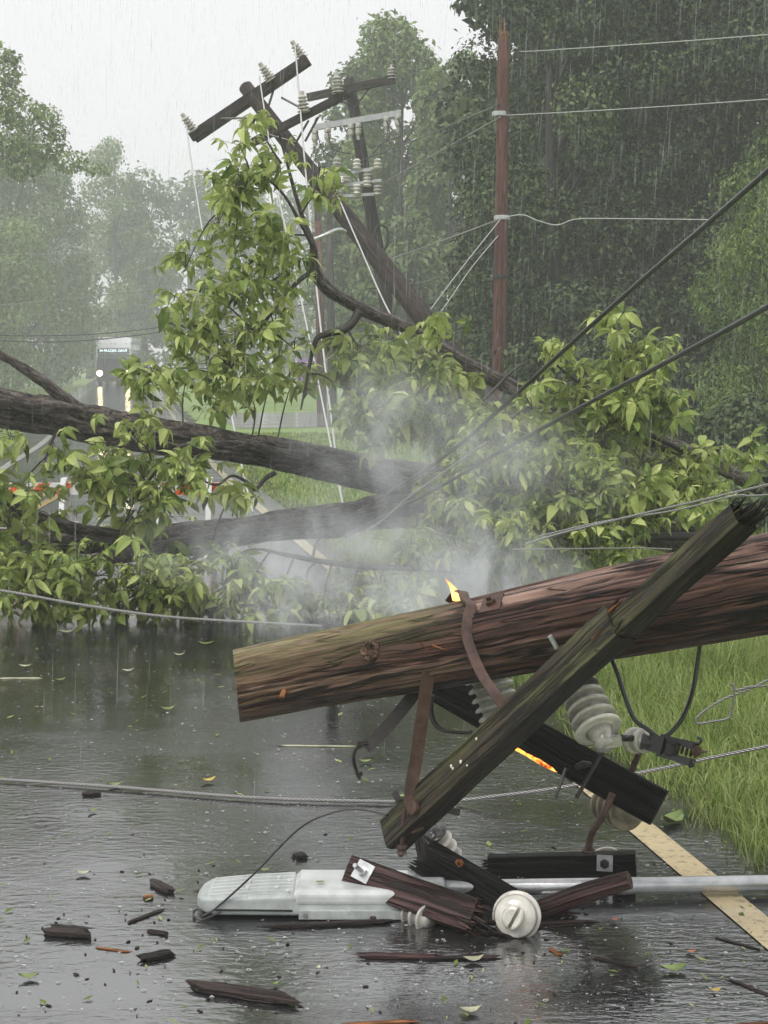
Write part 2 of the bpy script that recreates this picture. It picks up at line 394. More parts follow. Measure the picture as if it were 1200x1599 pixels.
M['tan_line'] = wet_surface('worn_tan_line_paint', (0.66, 0.54, 0.34), 0.12, 1.45, (0.20, 0.18, 0.15), 0.5)
M['white_line'] = wet_surface('worn_white_line_paint', (0.70, 0.70, 0.68), 0.1, 1.45, (0.25, 0.25, 0.25), 0.5)
M['yellow_line'] = wet_surface('worn_yellow_line_paint', (0.62, 0.40, 0.10), 0.1, 1.45, (0.25, 0.2, 0.12), 0.5)
M['concrete'] = wet_surface('wet_concrete', (0.30, 0.29, 0.27), 0.15, 1.45)
def rain_mat():
    t = NT('falling_rain'); tr = t.n('BsdfTransparent'); d = t.n('BsdfTranslucent', {0: (0.95, 0.96, 0.97, 1)}); mx = t.n('MixShader', {0: 0.26})
    t.t.links.new(tr.outputs[0], mx.inputs[1]); t.t.links.new(d.outputs[0], mx.inputs[2]); t.t.links.new(mx.outputs[0], t.o.inputs[0]); return t.m
M['rain'] = rain_mat()
def splash_mat():
    t = NT('splash_water'); t.bs(Base_Color=(0.6, 0.61, 0.62), Roughness=0.1, Alpha=0.6); return t.m
M['splash'] = splash_mat()

# ================================================================== the setting
def poly(pts, k=10):
    p, _ = spline([Vector(q) for q in pts], [0]*len(pts), k); return p
RIGHT = poly([G(1700,1850), G(1330,1540), G(1010,1280), G(545,900), G(450,822), G(375,760), G(305,690), G(262,635), G(243,606), G(238,594), G(215,585)], 8)
LEFT = poly([G(-2600,1850), G(-1700,1480), G(-500,1000), G(-75,782), G(0,730), G(80,675), G(118,624), G(147,602), G(158,591), G(140,585)], 8)
def resample(pl, n):
    L = [0.0]
    for a, b in zip(pl, pl[1:]): L.append(L[-1] + (b-a).length)
    out = []
    for i in range(n):
        s = L[-1]*i/(n-1); j = 0
        while j < len(L)-2 and L[j+1] < s: j += 1
        t = (s-L[j])/max(1e-9, L[j+1]-L[j]); out.append(pl[j].lerp(pl[j+1], t))
    return out
def offset(pl, d):
    out = []
    for i, p in enumerate(pl):
        t = (pl[min(i+1,len(pl)-1)] - pl[max(i-1,0)]); t.z = 0; t.normalize()
        out.append(p + Vector((t.y, -t.x, 0))*d)
    return out
def strip(a, b, z):
    m = MB(); vs, fs = [], []
    for p, q in zip(a, b): vs += [(p.x, p.y, z), (q.x, q.y, z)]
    for i in range(len(a)-1): fs.append((2*i, 2*i+1, 2*i+3, 2*i+2))
    return m.add(vs, fs)
# ground: one sheet to the horizon
gm = MB(); gm.add([(-210,-40,-0.03),(210,-40,-0.03),(210,330,-0.03),(-210,330,-0.03)], [(0,1,2,3)])
ground = tag(gm.build('ground', M['lawn']), kind='structure')
NR = 160
Rr, Lr = resample(RIGHT, NR), resample(LEFT, NR)
road = tag(strip(offset(Lr, -0.7), offset(Rr, 0.24), 0.0).build('road', M['asphalt']), kind='structure')
ORG[road.name] = Vector((0,0,0))
strip(offset(Rr, -0.115), Rr, 0.004).build('edge_line', M['tan_line'], road)
strip(Lr, offset(Lr, 0.14), 0.004).build('edge_line', M['white_line'], road)
CEN = resample(poly([G(-420,1050), G(-60,850), G(45,792), G(84,771), G(150,733), G(185,690), G(195,640)], 8), 60)
strip(offset(CEN, -0.16), offset(CEN, -0.05), 0.004).build('center_line', M['yellow_line'], road)
strip(offset(CEN, 0.05), offset(CEN, 0.16), 0.004).build('center_line', M['yellow_line'], road)
so = strip(offset(Rr, 0.20), [p + Vector((0.25 + 0.12*math.sin(i*2.3), 0, 0)) for i, p in enumerate(offset(Rr, 0.24))], -0.012); tag(so.build('verge_soil', M['soil']), kind='structure')
# side driveway across the lawn
dv = MB(); q = [G(372,668), G(700,662), G(760,640), G(330,644)]
dv.add([(p.x, p.y, -0.02) for p in q], [(0,1,2,3)])
tag(dv.build('driveway', M['concrete']), kind='structure')
# forest floor under the trees on the right
fl = MB(); q = [(2.0, 25, -0.022), (40, 14, -0.022), (60, 120, -0.022), (-2, 75, -0.022)]
fl.add(q, [(0,1,2,3)]); tag(fl.build('forest_floor', M['soil']), kind='structure')

rng = np.random.default_rng(11)
RX = np.array([p.x for p in Rr]); RY = np.array([p.y for p in Rr]); od = np.argsort(RY)
def road_x(y): return np.interp(y, RY[od], RX[od])
LX = np.array([p.x for p in Lr]); LY = np.array([p.y for p in Lr]); odl = np.argsort(LY)
def blades(name, X, Y, H, W, lean, z0=-0.03, label=None):
    n = len(X); th = rng.uniform(0, 2*np.pi, n)
    dx, dy = np.cos(th), np.sin(th)
    la = rng.uniform(0.15, 1.0, n)*lean; ph = rng.uniform(0, 2*np.pi, n)
    lx, ly = np.cos(ph)*la, np.sin(ph)*la
    base = np.stack([X, Y, np.full(n, z0)], 1)
    wv = np.stack([dx, dy, np.zeros(n)], 1)*W[:, None]
    mid = base + np.stack([lx*H*0.35, ly*H*0.35, H*0.6], 1)
    tip = base + np.stack([lx*H, ly*H, H*(1-0.3*la)], 1)
    V = np.stack([base-wv, base+wv, mid-wv*0.7, mid+wv*0.7, tip], 1).reshape(-1, 3)
    i0 = np.arange(n)*5
    F = np.concatenate([np.stack([i0, i0+1, i0+3], 1), np.stack([i0, i0+3, i0+2], 1), np.stack([i0+2, i0+3, i0+4], 1)])
    cv = np.repeat(np.clip(rng.normal(0.42, 0.2, n), 0, 1), 5)
    o = np_mesh(name, V, F, M['grass'], cv=cv)
    return tag(o, label, 'grass', kind='stuff')
# long wet grass of the right verge (tufts)
nt_ = 9200
yy = 2.2 + 14*rng.random(nt_)**1.5; xo = rng.random(nt_)**1.25*(1.2 + yy*0.24)
xx = road_x(yy) + 0.23 + xo + rng.normal(0, 0.04, nt_)
k = 18
X = (xx[:, None] + rng.normal(0, 0.045, (nt_, k))).ravel(); Y = (yy[:, None] + rng.normal(0, 0.045, (nt_, k))).ravel()
hh = np.repeat(rng.uniform(0.10, 0.24, nt_)*(0.75 + 0.5*np.clip(xo, 0, 1)), k)*rng.uniform(0.5, 1.25, nt_*k)
ok = X > road_x(Y) + 0.15 + 0.08*np.sin(Y*9)*np.sin(Y*23+1)
blades('verge_grass', X[ok], Y[ok], hh[ok], rng.uniform(0.0013, 0.0036, ok.sum()), 1.0, label='long wet green grass along the right road edge')
# short lawn beyond the fallen tree
n = 46000
Y = 11 + 26*rng.random(n)**1.3; X = road_x(Y) + 0.25 + rng.random(n)*(2.6 + Y*0.1)
blades('lawn_grass', X, Y, rng.uniform(0.04, 0.10, n), 0.004 + 0.00035*Y*rng.uniform(0.6, 1.2, n), 0.8, label='short bright lawn beyond the fallen tree')
n = 9000
Y = 24 + 75*rng.random(n)**1.2; X = np.interp(Y, LY[odl], LX[odl]) - 0.75 - rng.random(n)*7
blades('lawn_grass', X, Y, rng.uniform(0.06, 0.16, n), 0.004 + 0.0004*Y*rng.uniform(0.6, 1.2, n), 0.8, label='grass strip left of the distant road')

# ------------------------------------------------------------------ standing trees
def leaf_cloud(blobs, n, size, seed, droop=0.5, slim=0.55, up=0.55):
    r = np.random.default_rng(seed)
    B = np.array([b[:3] for b in blobs], float); R = np.array([b[3:6] for b in blobs], float)
    wgt = (R[:,0]*R[:,2])**1.0; wgt /= wgt.sum()
    idx = r.choice(len(B), n, p=wgt)
    d = r.normal(size=(n, 3)); d /= np.linalg.norm(d, axis=1)[:, None]
    rad = r.uniform(0.45, 1.0, n)**0.6*(1 + 0.18*r.normal(size=n)*(r.random(n) < 0.25))
    C = B[idx] + d*R[idx]*rad[:, None]
    nrm = d*0.6 + np.array([0, 0, up]) + r.normal(size=(n, 3))*0.55; nrm /= np.linalg.norm(nrm, axis=1)[:, None]
    a = r.normal(size=(n, 3)); a[:, 2] -= droop*1.5; a -= nrm*(a*nrm).sum(1)[:, None]; a /= np.linalg.norm(a, axis=1)[:, None]
    b = np.cross(nrm, a); L = size*r.uniform(0.6, 1.4, n)[:, None]
    V = np.stack([C, C + a*L*0.5 + b*L*slim*0.5 , C + a*L - nrm*L*0.18, C + a*L*0.5 - b*L*slim*0.5], 1).reshape(-1, 3)
    F = np.arange(n*4).reshape(-1, 4)
    bl = r.normal(0, 0.24, len(B))
    cv = np.clip(0.45 + bl[idx] + r.normal(0, 0.16, n), 0.0, 1.0)
    return V, F, np.repeat(cv, 4)
def tree(name, label, px, D, top, bot, rpx, mat, n, size, seed, group, cat='tree', nb=26, trunk=True, droop=0.5, slim=0.55, extra=()):
    r = random.Random(seed)
    s = PXM(D); X = P(px, HZ, D).x; ztop = P(px, top, D).z; zbot = max(0.2, P(px, bot, D).z); rx = rpx/s
    t = thing(name, label, cat, (X, D, -0.03), group)
    zc, rz = (ztop+zbot)/2, (ztop-zbot)/2
    blobs = []
    for i in range(nb):
        u = -1 + 1.96*((i + r.random())/nb); ph = r.uniform(0, 2*math.pi); rr = math.sqrt(max(0, 1-(max(0, u)**2.2 if u > 0 else abs(u)**7*0.6)))*r.uniform(0.35, 1.0)**0.5
        br = rx*r.uniform(0.26, 0.46)
        blobs.append((X + math.cos(ph)*rr*(rx-br*0.6), D + math.sin(ph)*rr*(rx-br*0.6), zc + u*(rz-br*0.55), br, br, br*r.uniform(0.7, 1.0)))
    for (ex, ey, er, ez) in extra: q = P(ex, ey, D); blobs.append((q.x, q.y, q.z, er/s, er/s, ez/s))
    V, F, cv = leaf_cloud(blobs, n, size, seed, droop, slim)
    V[:, 2] = np.maximum(V[:, 2], 0.0)
    np_mesh('crown', V, F, mat, t, cv=cv)
    if trunk:
        m = MB(); th = max(0.07, rx*0.075)
        m.tube([(X, D, -0.05), (X+0.05*rx, D, zbot*0.5+zc*0.3), (X-0.04*rx, D, zc), (X, D, ztop-rz*0.3)], [th, th*0.8, th*0.55, th*0.15], 8, smooth=4)
        for b in blobs[::4]:
            z0 = max(zbot*0.6, b[2]-rx*0.7); m.tube([(X, D, z0), (X*0.5+b[0]*0.5, D*0.5+b[1]*0.5, (z0+b[2])/2+0.1), b[:3]], [th*0.35, th*0.22, th*0.08], 5, smooth=3)
        m.build('trunk', M['twig'], t, smooth=True)
    return t
gF, gL, gC, gD = 'dark forest trees on the right', 'hazy trees on the left', 'paler trees in the middle distance', 'far trees fading into the haze'
sd_ = 100
for i, (px, D, top, bot, rp, n, lab) in enumerate((
    (862, 29.5, -260, 640, 165, 23000, 'tall dark leafy tree just right of the reddish pole'),
    (985, 31, -300, 640, 160, 21000, 'tall dark forest tree second to the right of the reddish pole'),
    (1105, 30.5, -280, 640, 155, 20000, 'tall dark forest tree behind the thick black cables'),
    (1235, 29.5, -300, 640, 160, 14000, 'tall dark forest tree at the right edge of the photo'),
    (840, 37, -200, 640, 150, 9000, 'dark tree of the back row right behind the reddish pole'),
    (950, 37.5, -200, 640, 190, 12000, 'dark tree of the back row between the forest trees'),
    (1080, 38, -260, 640, 190, 12000, 'dark back row tree seen through gaps behind the cables'),
    (1230, 38, -260, 640, 190, 10000, 'dark back row tree at the right edge of the forest'))):
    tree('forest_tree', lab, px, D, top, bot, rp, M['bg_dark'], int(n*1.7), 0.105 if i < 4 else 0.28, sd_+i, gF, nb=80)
for i, (px, D, top, bot, rp, n, lab) in enumerate((
    (745, 32, 420, 650, 62, 5000, 'dark shrub at the foot of the reddish pole'),
    (850, 26.5, 520, 690, 80, 6000, 'dark shrub right of the reddish pole base'),
    (960, 26, 500, 720, 90, 6500, 'dark bush behind the fallen branches on the right'),
    (1080, 26, 560, 740, 90, 6500, 'dark bush under the feathery tree'),
    (1190, 22, 620, 800, 95, 6500, 'dark bush at the right edge above the fallen pole'),
    (1130, 16, 790, 960, 90, 5000, 'low dark bush behind the right end of the fallen pole'),
    (1250, 15, 760, 960, 110, 4000, 'low dark bush half cut off by the right edge'))):
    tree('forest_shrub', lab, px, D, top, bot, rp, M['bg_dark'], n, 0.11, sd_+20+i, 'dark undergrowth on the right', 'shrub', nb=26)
tree('feathery_tree', 'bright feathery light green tree at the right edge before the dark forest', 1205, 23, 215, 760, 118, M['bg_light'], 16000, 0.085, 140, None, nb=46, droop=1.2, slim=0.3)
for i, (px, D, top, bot, rp, n, lab) in enumerate((
    (630, 62, 12, 600, 100, 20000, 'tall pale tree with rounded top left of the dark forest'),
    (560, 66, 75, 600, 78, 15000, 'pale tree crown behind the utility pole crossarms'),
    (705, 58, 60, 620, 70, 12000, 'pale green tree filling the gap left of the reddish pole'),
    (640, 56, 330, 640, 85, 7000, 'low pale green tree behind the leaning pole'),
    (540, 78, 330, 610, 80, 6000, 'hazy tree low behind the small distant poles'),)):
    tree('pale_tree', lab, px, D, top, bot, rp, (M['bg_light'], M['bg_mid'])[i % 2], n, 0.25, sd_+50+i, gC, nb=40)
tree('roadside_tree', 'nearest bright leafy tree at the top left edge against the sky', -75, 48, 55, 285, 80, M['bg_light'], 15000, 0.15, 169, gL, nb=30,
     extra=((10,110,26,28),(-5,80,22,18),(20,90,12,14),(35,175,40,26),(60,225,46,26),(105,250,34,18),(30,250,46,30),(150,262,26,9),(70,180,26,18),(0,150,36,34),(15,215,45,40),(85,205,22,14)))
for i, (px, D, top, bot, rp, mt, n, sz, lab) in enumerate((
    (25, 96, 200, 600, 130, 'bg_mid', 20000, 0.26, 'large hazy tree below the bough at the left edge'),
    (185, 126, 205, 585, 62, 'bg_light', 12000, 0.28, 'hazy pale tree with ragged top standing right of the big left one'),
    (70, 108, 240, 595, 90, 'bg_mid', 14000, 0.30, 'hazy tree between the large left tree and the bus'),
    (5, 84, 330, 610, 90, 'bg_light', 11000, 0.26, 'lower hazy tree at the left road side'),
    (225, 128, 262, 590, 66, 'bg_mid', 9000, 0.40, 'faint tree right behind the bus'),)):
    tree('roadside_tree', lab, px, D, top, bot, rp, M[mt], n, sz, sd_+70+i, gL, nb=44)
for i, (px, D, top, bot, rp, n, lab) in enumerate((
    (300, 150, 262, 595, 75, 9000, 'very faint far tree left of the leaning pole'),
    (395, 158, 285, 595, 85, 8000, 'very faint far tree behind the hanging leaves'),
    (480, 150, 280, 595, 80, 8000, 'very faint far tree behind the distant poles'),
    (140, 160, 330, 595, 95, 8000, 'very faint far tree behind the left trees'),
    (570, 140, 250, 595, 85, 8000, 'very faint far tree behind the middle trees'),)):
    tree('far_tree', lab, px, D, top, bot, rp, M['bg_mid'], n, 0.5, sd_+90+i, gD, nb=30)

# ================================================================== foreground: the fallen pole and its hardware
def frame(a, hint):
    a = Vector(a).normalized(); n1 = Vector(hint); n1 = (n1 - a*n1.dot(a)).normalized(); return a, n1, a.cross(n1)
def beam(m, p0, p1, w_, h_, hint, segs=36, rough=0.004, seed=0, c2=0.0, br0=None, br1=None):
    """sawn timber: lit face normal ~hint, w_ across that face, h_ thick; br0/br1 = splinter length at a broken end"""
    p0, p1 = Vector(p0), Vector(p1); a, n1, n2 = frame(p1-p0, hint); L = (p1-p0).length
    per = []
    nu, nv = 6, 4; ch = 0.06
    for i in range(nu+1): per.append((-.5 + i/nu, .5))
    for i in range(1, nv+1): per.append((.5, .5 - i/nv))
    for i in range(1, nu+1): per.append((.5 - i/nu, -.5))
    for i in range(1, nv): per.append((-.5, -.5 + i/nv))
    n = len(per); vs, tc, fs = [], [], []
    rd = random.Random(seed)
    for s in range(segs+1):
        f = s/segs
        for (u, v) in per:
            du = u*w_; dv = v*h_
            if abs(u) == .5 and abs(v) == .5: du *= 0.965; dv *= 0.95
            k = noise.noise(Vector((u*w_*42+seed*3.1, v*h_*42, f*L*2.0+seed)))*rough + noise.noise(Vector((u*w_*9+seed, v*h_*9+4, f*L*5)))*rough*0.8
            q = Vector((0, 0, 0))
            su = 1 if u > .49 else (-1 if u < -.49 else 0); sv = 1 if v > .49 else (-1 if v < -.49 else 0)
            ff = f
            if s == 0 and br0: ff = f + (0.5+0.5*noise.noise(Vector((u*6+seed, v*6, 1))))*br0/L*0.7
            if s == segs and br1: ff = f - (0.5+0.5*noise.noise(Vector((u*6+seed, v*6, 9))))*br1/L*0.7
            vs.append(p0 + a*(ff*L) + n2*(du + su*k + c2) + n1*(dv + sv*k)); tc.append((du+seed*.37, dv, ff*L))
    for s in range(segs):
        for k in range(n):
            b, c = s*n+k, s*n+(k+1) % n
            fs.append((b, b+n, c+n, c))
    fs.append(tuple(range(n))); fs.append(tuple(reversed(range(segs*n, segs*n+n))))
    m.add(vs, fs, tc)
    for (pe, sg, br) in ((p0, -1, br0), (p1, 1, br1)):
        if not br: continue
        for i in range(16):
            u, v = rd.uniform(-.46, .46), rd.uniform(-.46, .46); wd = w_*rd.uniform(.05, .15); ht = h_*rd.uniform(.06, .2); ln = br*rd.uniform(.25, 1.0)
            c = pe + n2*(u*w_ + c2) + n1*(v*h_) - a*sg*br*0.8
            e = c + a*sg*(ln + br*0.5) + n2*rd.uniform(-.012, .012) + n1*rd.uniform(-.012, .012)
            vv, tt = [], []
            for (q, kk, ll) in ((c, 1.0, 0.0), (c.lerp(e, .6), .8, .6), (e, .12, 1.0)):
                for (x, y) in ((-1,-1),(1,-1),(1,1),(-1,1)):
                    vv.append(q + n2*x*wd*kk*.5 + n1*y*ht*kk*.5); tt.append((u*w_+x*wd*.5, v*h_+y*ht*.5, ll*ln+i))
            ff_ = []
            for j in (0, 4):
                for x in range(4): ff_.append((j+x, j+(x+1) % 4, j+4+(x+1) % 4, j+4+x))
            ff_ += [(0,3,2,1), (8,9,10,11)]; m.add(vv, ff_, tt)
    return m, (a, n1, n2, L)
def plate_nut(par, c, nrm, up, sz=0.055, mat=None, bolt=0.03, bolt_mat=None):
    nrm, u, v = frame(nrm, up); c = Vector(c)
    pm = MB(); pm.box(c + nrm*0.003, (0.007, sz, sz), (nrm, u, v)); w0 = pm.build('washer', mat or M['galv'], par)
    b = MB(); b.lathe([(0.016, 0.006), (0.016, 0.020), (0.0085, 0.0205), (0.0085, 0.02+bolt), (0.006, 0.022+bolt)], c, nrm, 6, u)
    b.build('bolt', bolt_mat or mat or M['galv'], par)

# ---- the pole itself
PA, PB = P(369, 1072, 4.92), P(1200, 910, 4.07)
pdir = (PB-PA).normalized(); PLEN = 5.2
pole = thing('fallen_utility_pole', 'thick broken reddish brown wooden utility pole lying across the foreground', 'utility pole', PA)
def pole_disp(th, s, r):
    x, y = math.cos(th)*3.4, math.sin(th)*3.4
    n1 = noise.noise(Vector((x*1.7, y*1.7, s*0.55))); n2 = noise.noise(Vector((x*3.6+5, y*3.6, s*0.9+2)))
    n3 = noise.noise(Vector((x*7.5+9, y*7.5, s*1.3+5)))
    g = -0.014*max(0, 1-abs(n1)/0.06) - 0.009*max(0, 1-abs(n2)/0.06) - 0.003*max(0, 1-abs(n3)/0.12)
    return g + 0.0030*n3 + 0.006*noise.noise(Vector((x*.4, y*.4, s*1.7)))
nseg = 150
ppts, prad = [], []
for i in range(nseg+1):
    f = (i/nseg)**1.7; ppts.append(PA + pdir*(f*PLEN)); prad.append(0.1165 + 0.0085*f*PLEN)
prad[0] *= 0.985
pm = MB(); pm.tube(ppts, prad, 120, True, disp=pole_disp)
# the sawn top end is cut at a slant, in line with the lower-left edge seen in the photo
e_dir = P(372, 1128, 4.92) - P(361, 1016, 4.92); n_cut = e_dir.cross(PA - CAM).normalized()
if n_cut.dot(pdir) < 0: n_cut = -n_cut
for i, q in enumerate(pm.v):
    q = Vector(q); s_ = (q - PA).dot(pdir); rv = q - (PA + pdir*s_)
    if s_ < 0.5:
        sh = -rv.dot(n_cut)/pdir.dot(n_cut); pm.v[i] = tuple(q + pdir*sh*max(0, 1 - s_/0.5))
shaft = pm.build('shaft', None or M['pole'], pole, smooth=True)
# its own material layer: green algae on the old top end
def pole_top_mat():
    m = M['pole']; t = NT.__new__(NT); t.m = m; t.t = m.node_tree; t.b = t.t.nodes['Principled BSDF']; t.o = t.t.nodes['Material Output']
    base = t.b.inputs['Base Color'].links[0].from_socket
    v = t.tc(); s = t.n('SeparateXYZ', {0: v})
    along = t.ramp(s.outputs[2], [(0.0, 1.0), (0.62, 0.75), (0.95, 0.0)])
    side = t.ramp(t.math('MULTIPLY_ADD', s.outputs[1], 4.0, 0.5), [(0.55, 0.0), (0.9, 1.0)])
    nz = t.ramp(t.noise(t.mapv(v, (26, 26, 2.5)), 1.0, 5, 0.65), [(0.38, 0.15), (0.62, 1.0)])
    f = t.math('MULTIPLY', t.math('MULTIPLY', along, side), nz)
    c = t.mix(t.math('MULTIPLY', f, 0.9), base, (0.27, 0.26, 0.12))
    tan = t.ramp(s.outputs[2], [(0.0, 0.55), (0.45, 0.25), (0.8, 0.0)])
    c = t.mix(t.math('MULTIPLY', tan, t.ramp(t.noise(t.mapv(v, (36, 36, 1.8), (2, 2, 2)), 1.0, 5, 0.6), [(0.42, 0.0), (0.6, 1.0)])), c, (0.28, 0.19, 0.115))
    t.set(t.b.inputs['Base Color'], c)
pole_top_mat()
def on_pole(x, y, out=0.0):
    """point on the pole's surface seen at photo pixel x,y"""
    d = ray(x, y).normalized(); w0 = CAM - PA
    a, b, c = 1.0, d.dot(pdir), 1.0
    # closest approach, then step back to the surface
    dd, e = d.dot(w0), pdir.dot(w0); den = a*c - b*b
    tc_ = (b*e - c*dd)/den; sc_ = (a*e - b*dd)/den
    r = 0.1165 + 0.0085*sc_ + out
    gap = ((CAM + d*tc_) - (PA + pdir*sc_)).length
    q = CAM + d*(tc_ - math.sqrt(max(0, r*r - gap*gap))/math.sqrt(den))
    ax = PA + pdir*(q-PA).dot(pdir); return q, (q-ax).normalized()
q, nn = on_pole(768, 942)
plate_nut(pole, q - nn*0.004, nn, pdir, 0.066, M['rust'], 0.012)
q, nn = on_pole(441, 1079); k = MB(); k.tube([q - nn*0.03, q + nn*0.03 + Vector((0.012, 0, -0.008))], [0.009, 0.009], 10); k.build('peg', M['splinter'], pole, smooth=True)
q, nn = on_pole(578, 1017); a_, u_, v_ = frame(nn, pdir)
k = MB(); k.lathe([(0.034, -0.008), (0.031, 0.004), (0.022, 0.007), (0.015, 0.002), (0.010, -0.012)], q, nn, 20); k.build('knot', M['pole'], pole, smooth=True)
for (x0, y0, x1, y1, nm) in ((676, 1008, 700, 1016, 'wood_chip'), (668, 1014, 655, 1004, 'wood_chip')):
    q, nn = on_pole(x0, y0); q2, n2_ = on_pole(x1, y1, 0.012); k = MB(); k.tube([q, q2], [0.004, 0.0015], 5); k.build(nm, M['splinter'], pole)

# ---- straps and braces
def strap(name, label, pts, wd, th, mat, hint, group='bent steel braces on the fallen pole', org=None):
    t = thing(name, label, 'brace', pts[-1], group)
    m = MB(); m.tube(spline([Vector(p) for p in pts], [0]*len(pts), 6)[0], 0.01, 4, True, flat=(hint, wd, th)); m.build('bar', mat, t)
    return t
q = [on_pole(x, y, o)[0] for (x, y, o) in ((727, 936, .012), (736, 945, .010), (731, 965, .010), (729, 990, .012), (736, 1015, .020))]
s1 = strap('brace_strap', 'rusty bent steel strap hooked over the top of the fallen pole',
      [P(702, 941, 4.66), P(711, 929, 4.64), P(722, 924, q[0].y + .06)] + q + [P(752, 1052, q[4].y - .03), P(775, 1086, q[4].y - .06), P(799, 1117, 4.27)], 0.030, 0.006, M['rust'], (0.4, -1, 0.1))
s2 = strap('brace_strap', 'long rusty flat steel brace hanging from the fallen pole to the lower arm',
      [P(675, 1012, 4.47), P(668, 1060, 4.46), P(661, 1110, 4.47), P(651, 1180, 4.48), P(642, 1235, 4.47), P(645, 1270, 4.46), P(653, 1298, 4.46)], 0.038, 0.008, M['rust'], (0.1, -1, 0.1))
s3 = strap('brace_strap', 'dark steel brace stub with hooked bolt under the fallen pole',
      [P(652, 1076, 4.66), P(632, 1103, 4.64), P(600, 1140, 4.62), P(570, 1168, 4.60)], 0.04, 0.008, M['darksteel'], (0.1, -1, 0.3))
m = MB(); m.tube([P(576, 1160, 4.585), P(560, 1166, 4.58), P(553, 1178, 4.58), P(554, 1195, 4.58), P(562, 1216, 4.585)], 0.0058, 8, smooth=5)
m.lathe([(0.011, 0), (0.011, 0.012)], P(560, 1206, 4.58), (0.3, 0, -1), 6); m.lathe([(0.012, 0), (0.012, 0.014)], P(566, 1163, 4.575), (-1, 0, -.3), 6); m.build('hook_bolt', M['darksteel'], s3)
s4 = thing('support_wire', 'thin dark bent rod behind the long rusty brace', 'rod', P(735, 1143, 4.56))
m = MB(); m.tube([P(672, 1085, 4.66), P(674, 1115, 4.64), P(684, 1135, 4.62), P(705, 1143, 4.6), P(738, 1144, 4.56)], [0.011, 0.010, 0.008, 0.0065, 0.006], 8, smooth=5); m.build('rod', M['darksteel'], s4, smooth=True)
s5 = thing('tie_rod', 'thin rusty rod standing beside the lower end of the mossy crossarm', 'rod', P(627, 1335, 4.52))
m = MB(); m.tube([P(634, 1262, 4.46), P(630, 1300, 4.47), P(626, 1336, 4.5)], 0.0085, 8); m.lathe([(0.016, 0), (0.018, .01), (0.013, .02), (0.016, .03)], P(628, 1318, 4.49), (0, 0, -1), 8); m.build('rod', M['rust'], s5)

# ---- crossarm pieces
gA = 'broken crossarm pieces around the fallen pole'
A0, A1 = P(613, 1304, 4.55), P(1166, 790, 3.80)
armA = thing('broken_crossarm', 'long mossy green crossarm leaning diagonally across the fallen pole', 'crossarm', A0, gA)
hA = (-.42, -.66, .55)
Am = A0.lerp(A1, 0.70)
m = MB(); m, fr = beam(m, A0, Am, 0.100, 0.076, hA, 50, 0.004, 3, br1=0.05)
m2, _ = beam(m, A0.lerp(A1, 0.60), A1, 0.066, 0.071, hA, 30, 0.006, 5, c2=0.0155, br1=0.09)
m.build('beam', M['arm_mossy'], armA)
a, n1, n2, L = fr
m = MB(); rd = random.Random(4)
for i in range(10):
    c = Am + n1*rd.uniform(0.0, 0.032) - n2*rd.uniform(0.005, 0.035) + a*rd.uniform(-0.06, 0.01)
    m.tube([c - a*0.02, c + a*rd.uniform(.015, .045) + n1*rd.uniform(-.004, .008)], [0.006, 0.001], 4)
m.build('raw_splinters', M['splinter'], armA)
k = MB(); c = A0.lerp(A1, 0.64) + n1*0.038 + n2*0.005; k.tube([c, c + a*0.05 + n1*0.004], [0.004, 0.001], 4); k.build('raw_splinters', M['splinter'], armA)
def stub(par, p0, p1, r, mat, name='bolt'):
    k = MB(); k.tube([p0, p1], r, 8); k.build(name, mat, par)
c = P(624, 1252, 4.45); stub(armA, c, c + (-n2*0.03 + n1*0.01), 0.010, M['darksteel'])
c = P(700, 1266, 4.47); stub(armA, c, c + n2*0.0 + Vector((0.035, 0, -0.006)), 0.010, M['darksteel'])
c = P(870, 1012, 4.17); stub(armA, c, c + Vector((-0.02, -0.005, 0.035)), 0.007, M['galv'])
k = MB(); c = P(648, 1262, 4.43); k.lathe([(0.022, 0), (0.022, 0.012), (0.012, 0.014)], c, n1, 12); k.build('nut', M['rust'], armA)
k = MB()
for i in range(5):
    c = A0 + a*rd.uniform(.1, L*.95) + n1*0.0375 + n2*rd.uniform(-.03, .03); k.lathe([(rd.uniform(.003, .007), 0), (0.002, 0.003)], c, n1, 6)
k.build('bird_lime', M['porc_white'], armA)

B0, B1 = P(655, 1052, 5.02), P(1030, 1262, 4.72)
armB = thing('charred_crossarm', 'black charred crossarm with glowing edge passing behind the mossy one', 'crossarm', B1, gA)
m = MB(); m, frB = beam(m, B0, B1, 0.118, 0.082, (0.05, -1, .12), 46, 0.003, 8); m.build('beam', M['arm_char'], armB)
aB, nB1, nB2, LB = frB
def along_B(f, u, o): return B0 + aB*(f*LB) + nB2*u*0.118 + nB1*(0.041+o)
ember_pts = [along_B(f, .47, -.006) for f in (.40, .45, .50, .55, .60, .63)]
m = MB(); m.tube(ember_pts, [0.002, 0.008, 0.006, 0.0085, 0.007, 0.002], 8, smooth=5, disp=lambda th, s, r: r*0.45*noise.noise(Vector((math.cos(th)*2, math.sin(th)*2, s*60)))); m.build('ember', M['ember'], armB, smooth=True)
for (x0, y0, x1, y1, r) in ((884, 1200, 868, 1246, .0055), (944, 1172, 900, 1247, .0065)):
    stub(armB, P(x0, y0, 4.64), P(x1, y1, 4.60), r, M['darksteel'])
k = MB(); k.tube([P(900, 1198, 4.655), P(912, 1194, 4.64), P(925, 1194, 4.64)], [0.008, 0.012, 0.006], 7, smooth=4); k.build('nut', M['darksteel'], armB)
k = MB(); k.lathe([(0.010, 0), (0.010, 0.004)], along_B(.42, -.2, 0), nB1, 10); k.build('bolt', M['arm_dark'], armB)

